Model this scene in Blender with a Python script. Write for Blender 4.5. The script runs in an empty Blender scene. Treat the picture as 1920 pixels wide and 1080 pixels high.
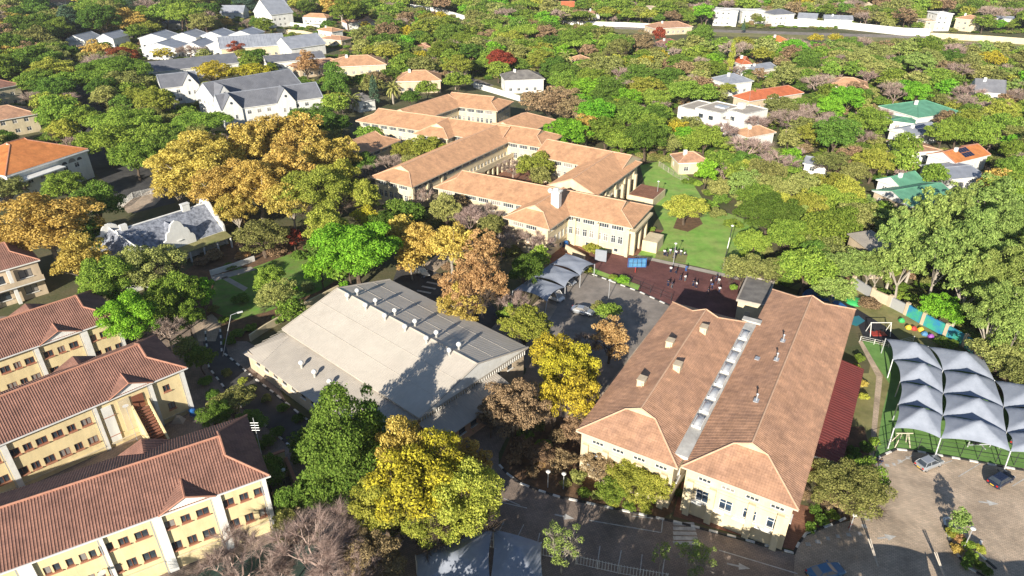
import bpy, math, random
import numpy as np
from mathutils import Vector, Matrix
R = math.radians
sc = bpy.context.scene
C = sc.collection

# ------------------------------------------------------------------ camera, sky, sun, exposure
F_PX, CAM_H, PITCH = 1280.0, 68.0, R(29.3)
cd = bpy.data.cameras.new('camera'); cam = bpy.data.objects.new('camera', cd); C.objects.link(cam)
cd.sensor_width = 36; cd.lens = 36*F_PX/1920; cd.clip_start = 1; cd.clip_end = 6000
cam.location = (0, 0, CAM_H); cam.rotation_euler = (R(90)-PITCH, 0, 0); sc.camera = cam
SUN_EL = R(21.5); SUN_AZ = (0.359, 0.933)          # direction the light travels over the ground
w = bpy.data.worlds.new('World'); sc.world = w; w.use_nodes = True
nt = w.node_tree; bg = nt.nodes['Background']
sky = nt.nodes.new('ShaderNodeTexSky'); sky.sky_type = 'NISHITA'; sky.sun_disc = False
sky.sun_elevation = SUN_EL; sky.sun_rotation = R(201); sky.altitude = 1500; sky.dust_density = 0.6
nt.links.new(sky.outputs[0], bg.inputs[0]); bg.inputs[1].default_value = 0.075
sd = bpy.data.lights.new('sun', 'SUN'); sd.energy = 5.0; sd.angle = R(0.5); sd.color = (1.0, 0.92, 0.78)
sun = bpy.data.objects.new('sun', sd); C.objects.link(sun)
sun.rotation_euler = Vector((SUN_AZ[0]*math.cos(SUN_EL), SUN_AZ[1]*math.cos(SUN_EL), -math.sin(SUN_EL))).to_track_quat('-Z', 'Y').to_euler()
sc.view_settings.view_transform = 'Standard'; sc.view_settings.look = 'None'
sc.view_settings.exposure = 0.82; sc.view_settings.gamma = 1.0; sc.view_settings.use_curve_mapping = False
sc.cycles.max_bounces = 5; sc.cycles.diffuse_bounces = 3; sc.cycles.transmission_bounces = 3; sc.cycles.transparent_max_bounces = 4

# ------------------------------------------------------------------ helpers
SP, CP = math.sin(PITCH), math.cos(PITCH)
def G(x, y, z=0.0):
    """survey helper: world point at height z that stands at pixel x, y of the 1920 px photograph"""
    u = (x-960)/F_PX; v = (y-540)/F_PX
    t = (CAM_H-z)/(SP+v*CP)
    return (u*t, (CP-v*SP)*t)
def proj(X, Y, Z=0.0):
    dz = Z-CAM_H
    zc = Y*CP-dz*SP; yc = -(Y*SP+dz*CP)
    return 960+F_PX*X/zc, 540+F_PX*yc/zc, zc

def tag(o, label=None, cat=None, group=None, kind=None):
    if label: o['label'] = label
    if cat: o['category'] = cat
    if group: o['group'] = group
    if kind: o['kind'] = kind
    return o
def empty(name, loc, label=None, cat=None, group=None, rz=0.0):
    o = bpy.data.objects.new(name, None); C.objects.link(o)
    o.location = loc; o.rotation_euler = (0, 0, rz); o.empty_display_size = 0.5
    return tag(o, label, cat, group)
def copy_tree(o, parent=None):
    c = o.copy(); C.objects.link(c)
    if parent is not None: c.parent = parent
    for ch in KIDS.get(o, ()):
        d = copy_tree(ch, c); KIDS.setdefault(c, []).append(d)
    return c
KIDS = {}
def link(name, me, parent=None):
    o = bpy.data.objects.new(name, me); C.objects.link(o)
    if parent is not None:
        o.parent = parent; KIDS.setdefault(parent, []).append(o)
    return o
def root_of(p):
    while p.parent is not None: p = p.parent
    return p

class MB:
    def __init__(s): s.v = []; s.f = []; s.m = []
    def add(s, vs, fs, mi=0):
        b = len(s.v); s.v += [tuple(p) for p in vs]
        for f in fs: s.f.append(tuple(b+i for i in f)); s.m.append(mi)
        return s
    def poly(s, pts, mi=0): return s.add(pts, [tuple(range(len(pts)))], mi)
    def box(s, c, d, rz=0.0, mi=0):
        cx, cy, cz = c; hx, hy, hz = d[0]/2, d[1]/2, d[2]/2; ca, sa = math.cos(rz), math.sin(rz)
        vs = [(cx+x*ca-y*sa, cy+x*sa+y*ca, cz+z) for z in (-hz, hz) for x, y in ((-hx, -hy), (hx, -hy), (hx, hy), (-hx, hy))]
        return s.add(vs, [(3, 2, 1, 0), (4, 5, 6, 7), (0, 1, 5, 4), (1, 2, 6, 5), (2, 3, 7, 6), (3, 0, 4, 7)], mi)
    def prism(s, pts, z0, z1, mi=0):
        n = len(pts); vs = [(x, y, z0) for x, y in pts]+[(x, y, z1) for x, y in pts]
        return s.add(vs, [tuple(range(n-1, -1, -1)), tuple(range(n, 2*n))]+[(i, (i+1) % n, n+(i+1) % n, n+i) for i in range(n)], mi)
    def tube(s, a, b, r0, r1=None, n=5, mi=0, cap=True):
        r1 = r0 if r1 is None else r1
        a = Vector(a); b = Vector(b); d = (b-a)
        if d.length < 1e-6: return s
        d.normalize(); u = d.orthogonal().normalized(); w_ = d.cross(u)
        vs = []
        for p, r in ((a, r0), (b, r1)):
            for i in range(n):
                t = 2*math.pi*i/n; vs.append(p+u*(math.cos(t)*r)+w_*(math.sin(t)*r))
        fs = [(i, (i+1) % n, n+(i+1) % n, n+i) for i in range(n)]
        if cap: fs += [tuple(range(n-1, -1, -1)), tuple(range(n, 2*n))]
        return s.add(vs, fs, mi)
    def lathe(s, c, prof, n=10, mi=0):
        cx, cy, cz = c; vs = []
        for r, z in prof:
            for i in range(n):
                t = 2*math.pi*i/n; vs.append((cx+r*math.cos(t), cy+r*math.sin(t), cz+z))
        fs = []
        for k in range(len(prof)-1):
            for i in range(n): fs.append((k*n+i, k*n+(i+1) % n, (k+1)*n+(i+1) % n, (k+1)*n+i))
        fs += [tuple(range(n-1, -1, -1)), tuple(range((len(prof)-1)*n, len(prof)*n))]
        return s.add(vs, fs, mi)
    def mesh(s, name, mats, org=(0, 0, 0), smooth=False):
        me = bpy.data.meshes.new(name)
        me.from_pydata([(x-org[0], y-org[1], z-org[2]) for x, y, z in s.v], [], s.f)
        if not isinstance(mats, (list, tuple)): mats = [mats]
        for m in mats:
            if m is not None: me.materials.append(m)
        me.polygons.foreach_set('material_index', s.m)
        if smooth: me.polygons.foreach_set('use_smooth', [True]*len(s.f))
        me.update(); return me
def part(name, mb, mats, parent=None, smooth=False, kind=None, label=None):
    """verts are in world coordinates; the parent thing's origin is taken off"""
    org = tuple(root_of(parent).location) if parent is not None else (0, 0, 0)
    o = link(name, mb.mesh(name, mats, org, smooth), parent)
    if kind: o['kind'] = kind
    if label: o['label'] = label
    return o
def local(name, mb, mats, parent=None, smooth=False):
    return link(name, mb.mesh(name, mats, (0, 0, 0), smooth), parent)

# ------------------------------------------------------------------ materials
def srgb(h):
    c = [int(h[i:i+2], 16)/255 for i in (0, 2, 4)]
    return tuple((x/12.92 if x <= .04045 else ((x+.055)/1.055)**2.4) for x in c)
def mat(name, col, rough=0.8, col2=None, scale=1.0, amt=1.0, bump=0.0, bscale=None, metal=0.0, spec=0.3, detail=4, extra=None, stain=0.0, sscale=(.35, .35, .35)):
    m = bpy.data.materials.new(name); m.use_nodes = True; n = m.node_tree.nodes; l = m.node_tree.links
    b = n['Principled BSDF']; b.inputs['Roughness'].default_value = rough; b.inputs['Metallic'].default_value = metal
    b.inputs['Specular IOR Level'].default_value = spec
    b.inputs['Base Color'].default_value = (*col, 1)
    tc = n.new('ShaderNodeTexCoord'); last = None
    if col2 is not None:
        no = n.new('ShaderNodeTexNoise'); no.inputs['Scale'].default_value = scale; no.inputs['Detail'].default_value = detail
        no.inputs['Roughness'].default_value = 0.65
        l.new(tc.outputs['Object'], no.inputs['Vector'])
        mr = n.new('ShaderNodeMapRange'); mr.inputs['From Min'].default_value = 0.35; mr.inputs['From Max'].default_value = 0.65
        l.new(no.outputs['Fac'], mr.inputs['Value'])
        mx = n.new('ShaderNodeMix'); mx.data_type = 'RGBA'; mx.inputs['A'].default_value = (*col, 1); mx.inputs['B'].default_value = (*col2, 1)
        mu = n.new('ShaderNodeMath'); mu.operation = 'MULTIPLY'; mu.inputs[1].default_value = amt
        l.new(mr.outputs[0], mu.inputs[0]); l.new(mu.outputs[0], mx.inputs['Factor']); last = mx.outputs['Result']
        l.new(last, b.inputs['Base Color'])
    if bump:
        bn = n.new('ShaderNodeTexNoise'); bn.inputs['Scale'].default_value = bscale or scale*6; bn.inputs['Detail'].default_value = 3
        l.new(tc.outputs['Object'], bn.inputs['Vector'])
        bu = n.new('ShaderNodeBump'); bu.inputs['Strength'].default_value = bump; bu.inputs['Distance'].default_value = 0.1
        l.new(bn.outputs['Fac'], bu.inputs['Height']); l.new(bu.outputs[0], b.inputs['Normal'])
    if extra: extra(m, n, l, b, tc, last)
    if stain:
        mp = n.new('ShaderNodeMapping'); mp.inputs['Scale'].default_value = sscale; l.new(tc.outputs['Object'], mp.inputs[0])
        sn = n.new('ShaderNodeTexNoise'); sn.inputs['Scale'].default_value = 1.0; sn.inputs['Detail'].default_value = 5; sn.inputs['Roughness'].default_value = .7; l.new(mp.outputs[0], sn.inputs['Vector'])
        sm = n.new('ShaderNodeMapRange'); sm.inputs['From Min'].default_value = .32; sm.inputs['From Max'].default_value = .62; sm.inputs['To Min'].default_value = 1-stain; sm.inputs['To Max'].default_value = 1+stain*.35; l.new(sn.outputs['Fac'], sm.inputs['Value'])
        vm = n.new('ShaderNodeVectorMath'); vm.operation = 'SCALE'; src = b.inputs['Base Color'].links[0].from_socket if b.inputs['Base Color'].links else None
        if src: l.new(src, vm.inputs[0])
        else: vm.inputs[0].default_value = col
        l.new(sm.outputs[0], vm.inputs['Scale']); l.new(vm.outputs[0], b.inputs['Base Color'])
    return m
def mixnode(n, l, fac, a, b_):
    mx = n.new('ShaderNodeMix'); mx.data_type = 'RGBA'
    l.new(fac, mx.inputs['Factor'])
    if isinstance(a, tuple): mx.inputs['A'].default_value = (*a, 1)
    else: l.new(a, mx.inputs['A'])
    if isinstance(b_, tuple): mx.inputs['B'].default_value = (*b_, 1)
    else: l.new(b_, mx.inputs['B'])
    return mx.outputs['Result']
def courses(step, dark, tiles=0.0):
    """tile courses: joint line every `step` m of height, and single tiles a little darker or paler"""
    def f(m, n, l, b, tc, last):
        sx = n.new('ShaderNodeSeparateXYZ'); l.new(tc.outputs['Object'], sx.inputs[0])
        a = n.new('ShaderNodeMath'); a.operation = 'DIVIDE'; a.inputs[1].default_value = step; l.new(sx.outputs['Z'], a.inputs[0])
        fr = n.new('ShaderNodeMath'); fr.operation = 'FRACT'; l.new(a.outputs[0], fr.inputs[0])
        lt = n.new('ShaderNodeMath'); lt.operation = 'LESS_THAN'; lt.inputs[1].default_value = 0.22; l.new(fr.outputs[0], lt.inputs[0])
        vo = n.new('ShaderNodeTexVoronoi'); vo.inputs['Scale'].default_value = 1.9
        l.new(tc.outputs['Object'], vo.inputs['Vector'])
        sr = n.new('ShaderNodeSeparateColor'); l.new(vo.outputs['Color'], sr.inputs[0])
        mr = n.new('ShaderNodeMapRange'); mr.inputs['To Min'].default_value = 1-tiles; mr.inputs['To Max'].default_value = 1+tiles
        l.new(sr.outputs[0], mr.inputs['Value'])
        vm = n.new('ShaderNodeVectorMath'); vm.operation = 'SCALE'; l.new(last, vm.inputs[0]); l.new(mr.outputs[0], vm.inputs['Scale'])
        v2 = n.new('ShaderNodeVectorMath'); v2.operation = 'SCALE'; v2.inputs['Scale'].default_value = dark; l.new(vm.outputs[0], v2.inputs[0])
        l.new(mixnode(n, l, lt.outputs[0], vm.outputs[0], v2.outputs[0]), b.inputs['Base Color'])
    return f
def pavers(s=2.2):
    def f(m, n, l, b, tc, last):
        br = n.new('ShaderNodeTexBrick'); br.inputs['Scale'].default_value = s; br.inputs['Mortar Size'].default_value = 0.03
        br.inputs['Color1'].default_value = (.85, .85, .85, 1); br.inputs['Color2'].default_value = (1.12, 1.08, 1.05, 1); br.inputs['Mortar'].default_value = (.6, .6, .6, 1)
        mp = n.new('ShaderNodeMapping'); mp.inputs['Rotation'].default_value = (0, 0, R(27)); l.new(tc.outputs['Object'], mp.inputs[0]); l.new(mp.outputs[0], br.inputs['Vector'])
        vm = n.new('ShaderNodeVectorMath'); vm.operation = 'MULTIPLY'; l.new(last, vm.inputs[0]); l.new(br.outputs['Color'], vm.inputs[1])
        l.new(vm.outputs[0], b.inputs['Base Color'])
    return f
M = {}
M['tileA'] = mat('brown_red_roof_tile', (.30, .155, .115), .75, (.22, .115, .09), .5, .8, extra=courses(.16, .82, .10), stain=0.22, sscale=(.5, .5, .18))
M['tileB'] = mat('salmon_roof_tile', (.57, .325, .185), .8, (.47, .265, .155), .35, .8, extra=courses(.15, .86, .09), stain=0.22, sscale=(.5, .5, .18))
M['tileC'] = mat('weathered_pink_roof_tile', (.52, .295, .185), .8, (.39, .225, .15), .45, 1.0, extra=courses(.15, .86, .12), stain=0.22, sscale=(.5, .5, .18))
M['tileO'] = mat('orange_roof_tile', (.62, .24, .08), .75, (.50, .18, .06), .4, .8, extra=courses(.16, .85, .06), stain=0.22, sscale=(.5, .5, .18))
M['tileR'] = mat('red_roof_tile', (.55, .16, .07), .75, (.45, .13, .06), .4, .8, extra=courses(.16, .85, .06), stain=0.22, sscale=(.5, .5, .18))
M['capA'] = mat('ridge_tile_brown', (.50, .25, .17), .8, (.40, .19, .13), 1.5)
M['capB'] = mat('ridge_tile_pale', (.68, .45, .30), .8, (.58, .36, .24), 1.5)
M['slate'] = mat('grey_roof_sheet', (.20, .205, .23), .5, (.16, .165, .19), .3, 1, stain=0.15)
M['slatelight'] = mat('pale_grey_roof_sheet', (.33, .35, .40), .45, (.26, .28, .33), .3, 1, stain=0.15)
M['thatch'] = mat('weathered_slate', (.33, .35, .41), .9, (.11, .12, .15), 1.3, 1, bump=.6, bscale=5)
M['metal'] = mat('painted_roof_sheet', (.60, .545, .47), .7, (.53, .475, .41), .12, 1, spec=.15, stain=0.13, sscale=(.25, .25, .25))
M['metal2'] = mat('painted_roof_sheet_old', (.50, .45, .39), .6, (.42, .38, .335), .2, 1, spec=.15, stain=0.13, sscale=(.25, .25, .25))
M['yellow'] = mat('yellow_plaster', (.78, .64, .37), .9, (.70, .57, .33), .35, 1, bump=.1, stain=0.14, sscale=(.9, .9, .14))
M['cream'] = mat('cream_plaster', (.70, .60, .41), .9, (.61, .51, .345), .4, 1, bump=.1, stain=0.14, sscale=(.9, .9, .14))
M['white'] = mat('white_plaster', (.80, .79, .75), .85, (.70, .69, .66), .4, 1, stain=0.14, sscale=(.9, .9, .14))
M['whitep'] = mat('white_paint', (.80, .79, .76), .6, (.68, .67, .64), 1.2, 1)
M['beige'] = mat('beige_plaster', (.62, .50, .36), .9, (.52, .42, .30), .4, 1, stain=0.14, sscale=(.9, .9, .14))
M['pinkwall'] = mat('pinkish_brick', (.48, .30, .21), .9, (.40, .24, .17), 2.5, 1, bump=.2)
M['soffit'] = mat('soffit_board', (.55, .48, .38), .9)
M['brick'] = mat('red_brown_brick', (.30, .13, .085), .9, (.22, .10, .07), 3, 1, bump=.2)

def curtain(m, n, l, b, tc, last):
    oi = n.new('ShaderNodeObjectInfo'); gt = n.new('ShaderNodeMath'); gt.operation = 'GREATER_THAN'; gt.inputs[1].default_value = .72; l.new(oi.outputs['Random'], gt.inputs[0])
    mu = n.new('ShaderNodeMath'); mu.operation = 'MULTIPLY'; mu.inputs[1].default_value = .6; l.new(gt.outputs[0], mu.inputs[0])
    l.new(mixnode(n, l, mu.outputs[0], last, (.42, .38, .34)), b.inputs['Base Color'])
M['glass'] = mat('window_glass', (.03, .04, .055), .12, (.07, .085, .10), .6, 1, spec=.7, extra=curtain)
M['glassblue'] = mat('bluish_window_glass', (.04, .075, .13), .12, (.02, .03, .05), .8, 1, spec=.8)
M['wood'] = mat('brown_window_wood', (.22, .085, .05), .6)
M['sill'] = mat('terracotta_sill', (.42, .19, .12), .8)
M['dark'] = mat('dark_steel', (.04, .04, .045), .5)
M['steel'] = mat('galvanised_steel', (.55, .56, .58), .4, metal=.4)
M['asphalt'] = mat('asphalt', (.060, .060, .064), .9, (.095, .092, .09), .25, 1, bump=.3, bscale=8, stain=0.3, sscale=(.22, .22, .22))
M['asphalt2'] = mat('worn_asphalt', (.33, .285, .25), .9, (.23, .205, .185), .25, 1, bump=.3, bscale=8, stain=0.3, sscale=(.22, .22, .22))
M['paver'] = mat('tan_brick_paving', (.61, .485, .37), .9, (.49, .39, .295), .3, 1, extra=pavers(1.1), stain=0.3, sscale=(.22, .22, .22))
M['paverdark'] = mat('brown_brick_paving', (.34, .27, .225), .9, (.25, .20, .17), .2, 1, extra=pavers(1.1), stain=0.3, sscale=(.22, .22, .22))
M['paverred'] = mat('red_brick_paving', (.34, .17, .11), .9, (.26, .125, .085), .5, 1, extra=pavers(1.4), stain=0.3, sscale=(.22, .22, .22))
M['maroon'] = mat('maroon_court_surface', (.20, .085, .078), .9, (.155, .065, .062), .4, 1, extra=pavers(1.4), stain=0.3, sscale=(.22, .22, .22))
M['soil'] = mat('brown_garden_soil', (.20, .115, .065), 1, (.11, .07, .042), .8, 1, bump=.6, bscale=4)
M['forest'] = mat('woodland_floor', (.075, .09, .035), 1, (.14, .12, .065), .12, 1, bump=.8, bscale=2)
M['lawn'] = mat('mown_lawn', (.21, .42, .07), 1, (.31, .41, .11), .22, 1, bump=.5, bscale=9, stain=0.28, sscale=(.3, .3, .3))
M['lawnshade'] = mat('shade_toned_garden_lawn', (.15, .31, .045), 1, (.20, .25, .07), .5, 1, bump=.5, bscale=9, stain=0.28, sscale=(.3, .3, .3))  # darker copy of the lawn green, the garden's shade put into its colour
M['turf'] = mat('artificial_turf', (.135, .27, .07), 1, (.165, .31, .085), .6, 1, stain=0.12, sscale=(.3, .3, .3))
M['drygrass'] = mat('dry_grass', (.30, .26, .12), 1, (.19, .20, .07), .2, 1, bump=.4, bscale=6, stain=0.28, sscale=(.3, .3, .3))
M['concrete'] = mat('pale_concrete', (.46, .41, .35), .9, (.36, .32, .28), .6, 1)
M['mark'] = mat('road_marking_paint', (.62, .61, .58), .8, (.38, .37, .36), 1.4, 1)
M['kerbw'] = mat('white_kerb_paint', (.78, .77, .74), .8, (.55, .54, .52), 2.0, 1)
M['kerbb'] = mat('black_kerb_paint', (.035, .035, .04), .7, (.07, .065, .06), 2.0, 1)
M['redroof'] = mat('dark_red_sheet_roof', (.19, .042, .038), .6, (.15, .036, .034), .5, 1)
M['greenroof'] = mat('green_sheet_roof', (.13, .33, .22), .6, (.10, .27, .18), .4, 1, stain=0.2)
M['sail'] = mat('grey_shade_cloth', (.33, .36, .43), .85, (.28, .31, .375), .8, 1, stain=0.08)
M['saildark'] = mat('dark_grey_shade_cloth', (.30, .32, .36), .85, (.25, .27, .31), .8, 1)
M['flatroof'] = mat('felt_flat_roof', (.23, .215, .20), .9, (.14, .13, .125), .5, 1)
M['solar'] = mat('solar_panel_glass', (.012, .018, .05), .15, spec=.8)
M['skylight'] = mat('skylight_dome', (.56, .57, .58), .35, (.36, .38, .42), 1.5, 1, spec=.8)
M['galv'] = mat('box_gutter_sheet', (.62, .60, .55), .5, (.50, .47, .43), .8, 1, stain=0.3)
M['mural'] = mat('painted_wall_mural', (.03, .20, .42), .8, (.05, .36, .22), .55, 1, detail=3)
M['teal'] = mat('teal_wall_paint', (.03, .24, .26), .8, (.04, .16, .26), .4, 1)
M['blue'] = mat('blue_paint', (.03, .14, .42), .5)
M['bluelight'] = mat('light_blue_board', (.10, .28, .46), .5, (.05, .16, .34), 1.5, 1)
M['redp'] = mat('red_paint', (.38, .05, .04), .5)
M['yellowp'] = mat('yellow_plastic', (.75, .50, .05), .5)
M['greenp'] = mat('green_plastic', (.05, .42, .12), .5)
M['purplep'] = mat('purple_plastic', (.30, .08, .38), .5)
M['darkgreen'] = mat('dark_green_court', (.03, .075, .065), .8, (.045, .06, .05), .3, 1)
M['rubber'] = mat('dark_rubber_track', (.03, .03, .038), .9)
M['bark'] = mat('brown_bark', (.13, .095, .07), 1, (.08, .06, .045), 2, 1)
M['barkpale'] = mat('pale_bark', (.46, .41, .34), .9, (.28, .24, .20), 1.5, 1)
M['barkgrey'] = mat('grey_twig_bark', (.26, .215, .19), 1, (.17, .14, .13), 2, 1)

# ------------------------------------------------------------------ ground sheets (flush sheets, each a little above the one below)
def px(pts): return [G(x, y) for x, y in pts]
def sheet(name, pts, z, m, kind='structure'):
    o = part(name, MB().poly([(x, y, z) for x, y in pts]), m); o['kind'] = kind; return o
sheet('ground', [(-1400, -300), (1400, -300), (1400, 2200), (-1400, 2200)], 0, M['forest'])
# left garden: soil, lawns, paths
sheet('garden_soil', px([(380,600),(330,520),(400,470),(470,440),(560,430),(640,520),(620,545),(470,640),(420,640)]), .012, M['soil'])
sheet('shade_toned_garden_lawn', px([(425,520),(560,470),(640,520),(600,545),(500,585),(440,600),(400,585),(398,560)]), .020, M['lawnshade'])
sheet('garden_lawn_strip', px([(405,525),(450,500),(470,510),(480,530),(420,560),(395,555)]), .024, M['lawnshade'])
sheet('garden_path', px([(395,518),(470,500),(480,506),(400,528)]), .028, M['concrete'])
sheet('garden_path', px([(415,522),(425,518),(465,540),(458,546)]), .028, M['concrete'])
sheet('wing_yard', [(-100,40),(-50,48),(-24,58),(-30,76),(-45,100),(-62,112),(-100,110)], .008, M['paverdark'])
sheet('sports_surface', [(-60,34),(-18,44),(-22,57),(-29.5,57.5),(-60,40)], .012, M['darkgreen'])
# internal road on the left with its paved top end
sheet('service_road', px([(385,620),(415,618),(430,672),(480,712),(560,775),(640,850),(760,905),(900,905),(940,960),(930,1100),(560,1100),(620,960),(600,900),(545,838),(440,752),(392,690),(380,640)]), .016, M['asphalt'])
sheet('service_road_end', px([(362,610),(397,588),(416,606),(404,640),(372,640)]), .024, M['paver'])
# road in front of the sheet-roofed hall and big paved yard at the bottom
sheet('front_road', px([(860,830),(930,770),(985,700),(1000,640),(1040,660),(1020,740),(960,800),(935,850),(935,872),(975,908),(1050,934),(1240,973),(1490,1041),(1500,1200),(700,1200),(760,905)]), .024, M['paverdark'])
sheet('car_park', px([(1490,1041),(1505,1008),(1560,985),(1600,975),(1632,945),(1650,905),(1642,862),(1681,843),(2100,905),(2200,1300),(1480,1300)]), .032, M['paver'])
sheet('front_garden', px([(935,872),(975,908),(1050,934),(1240,973),(1262,960),(1275,905),(1250,850),(1080,790),(1010,770),(965,800)]), .03, M['soil'])
sheet('side_garden', px([(1490,1030),(1505,1000),(1560,985),(1610,970),(1660,940),(1640,880),(1620,800),(1580,800)]), .028, M['soil'])
sheet('terrace', px([(1262,968),(1278,905),(1290,900),(1540,955),(1505,1012),(1488,1032),(1380,1002)]), .034, M['paverred'])
# middle parking lot
sheet('parking_lot', px([(990,585),(1060,510),(1095,512),(1200,546),(1258,572),(1200,650),(1130,740),(1085,800),(1040,790),(1080,720),(985,690),(930,640),(900,640),(935,600)]), .020, M['asphalt2'])
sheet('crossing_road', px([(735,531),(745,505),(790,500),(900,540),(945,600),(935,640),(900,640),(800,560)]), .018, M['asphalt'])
sheet('kerb_strip_paving', px([(1200,645),(1258,574),(1270,578),(1110,772),(1085,790),(1130,735)]), .026, M['paver'])
sheet('carport_paving', px([(985,585),(1010,560),(1045,575),(1030,600),(1005,605)]), .026, M['paver'])
sheet('shaded_path', px([(790,500),(830,470),(900,440),(905,455),(850,480),(815,510)]), .022, M['paver'])
# court
sheet('court', px([(1098,491),(1128,466),(1190,482),(1390,527),(1450,545),(1440,620),(1258,590),(1258,572),(1200,546),(1165,530),(1152,523)]), .026, M['maroon'])
sheet('school_path', px([(1190,482),(1196,478),(1400,522),(1398,528)]), .034, M['concrete'])
sheet('planted_strip', px([(1092,504),(1096,498),(1200,535),(1196,544)]), .036, M['lawn'])
sheet('lawn', px([(1200,310),(1248,300),(1290,330),(1325,385),(1420,420),(1440,520),(1400,524),(1310,500),(1196,478),(1215,455),(1245,430),(1228,395),(1210,350)]), .014, M['lawn'])
sheet('lawn_bare_patch', px([(1270,408),(1310,405),(1318,420),(1290,435),(1262,428)]), .022, M['soil'])
sheet('lawn_bare_patch', px([(1232,470),(1290,476),(1285,494),(1228,484)]), .022, M['drygrass'])
sheet('school_terrace', px([(1185,480),(1190,470),(1222,430),(1245,432),(1215,455),(1196,478)]), .03, M['paverred'])
sheet('school_forecourt', px([(1015,480),(1050,440),(1100,460),(1128,468),(1095,495),(1060,515)]), .03, M['paverred'])
sheet('courtyard', px([(860,345),(950,290),(1000,300),(1060,345),(1000,400)]), .018, M['paverred'])
# right playground
sheet('playground', px([(1520,520),(1590,535),(1700,590),(1800,655),(1930,760),(2050,860),(1900,885),(1640,862),(1610,800),(1640,640),(1560,560),(1480,540)]), .014, M['drygrass'])
sheet('turf_field', px([(1612,640),(1640,640),(1655,650),(1700,650),(1830,700),(1930,790),(2050,860),(1935,883),(1681,843),(1640,860),(1655,770),(1668,720),(1640,680)]), .024, M['turf'])
sheet('paved_path', px([(1609,640),(1617,640),(1655,705),(1638,862),(1629,862),(1643,706)]), .032, M['paver'])
sheet('flower_strip', px([(1600,700),(1640,700),(1626,860),(1590,860)]), .020, M['drygrass'])
sheet('play_track', px([(1500,540),(1530,530),(1560,545),(1608,580),(1660,612),(1690,640),(1680,648),(1620,636),(1605,600),(1560,570),(1490,560)]), .036, M['rubber'])
sheet('play_track_island', px([(1512,543),(1530,538),(1556,552),(1600,584),(1594,588),(1556,566),(1500,556)]), .042, M['blue'])
sheet('play_patch', px([(1590,596),(1610,592),(1622,602),(1606,612),(1594,608)]), .042, M['teal'])
# far street with its verge, right of centre, and the street by the white house
sheet('far_street', px([(830,140),(900,165),(1010,200),(1020,196),(900,150),(850,135)]), .016, M['asphalt2'])
sheet('far_verge', px([(905,163),(930,160),(1010,192),(1015,200)]), .024, M['drygrass'])
sheet('side_street', px([(1260,290),(1330,330),(1420,400),(1440,400),(1345,325),(1285,288)]), .016, M['asphalt2'])
sheet('valley_road', [(-120,478),(60,455),(180,430),(330,400),(420,385),(420,396),(330,411),(180,441),(60,466),(-120,489)], .016, M['asphalt2'])
sheet('valley_verge', [(60,440),(180,415),(330,384),(420,370),(420,385),(330,400),(180,430),(60,455)], .012, M['drygrass'])
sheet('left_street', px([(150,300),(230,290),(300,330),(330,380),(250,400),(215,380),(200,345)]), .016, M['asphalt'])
sheet('left_forecourt', px([(225,385),(285,355),(310,365),(290,385),(240,400)]), .024, M['paver'])
sheet('upper_street', px([(95,180),(130,150),(170,160),(240,300),(200,330),(60,240)]), .012, M['asphalt'])

def kerb(path, name='kerb', step=1.15, wid=.28, h=.14, start=0, z=.03):
    """a kerb of separate painted stones, white and black in turn"""
    root = empty(name, (*path[0], 0)); root['kind'] = 'structure'
    k = start
    for a, b in zip(path, path[1:]):
        L = math.dist(a, b); n = max(1, round(L/step)); d = ((b[0]-a[0])/L, (b[1]-a[1])/L); ang = math.atan2(d[1], d[0]); s = L/n
        for i in range(n):
            key = (k % 2, round(s, 2))
            if key not in KSTONE:
                KSTONE[key] = MB().prism([(-s/2+.02, -wid/2), (s/2-.02, -wid/2), (s/2-.02, wid/2), (-s/2+.02, wid/2)], 0, h).mesh('kerb_stone', M['kerbb'] if k % 2 else M['kerbw'])
            o = link('kerb_stone', KSTONE[key], root)
            c = (a[0]+d[0]*s*(i+.5)-path[0][0], a[1]+d[1]*s*(i+.5)-path[0][1]); o.location = (c[0], c[1], z); o.rotation_euler = (0, 0, ang)
            k += 1
    return root
KSTONE = {}
kerb(px([(936,872),(950,888),(975,907),(1010,920),(1050,933),(1150,954),(1262,978),(1380,1008),(1488,1038),(1498,1018),(1512,1000)]))
kerb(px([(1512,1000),(1560,984),(1585,972)]))
kerb(px([(1640,862),(1660,852),(1681,843),(1720,847),(1800,861),(1920,883),(1990,895)]))
kerb(px([(1769,973),(1775,1000),(1788,1030),(1810,1062),(1850,1085)]))
kerb(px([(1769,973),(1782,972)])); kerb(px([(1840,1015),(1830,1035),(1868,1068)]))
kerb(px([(385,622),(392,690),(440,752),(500,800),(545,838),(575,868)]))
kerb(px([(413,618),(416,660),(432,672),(480,712),(520,742),(560,775),(585,795)]))
kerb(px([(868,812),(890,800),(905,793)]))
kerb(px([(1092,508),(1120,518),(1200,548),(1256,574)]))
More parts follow.
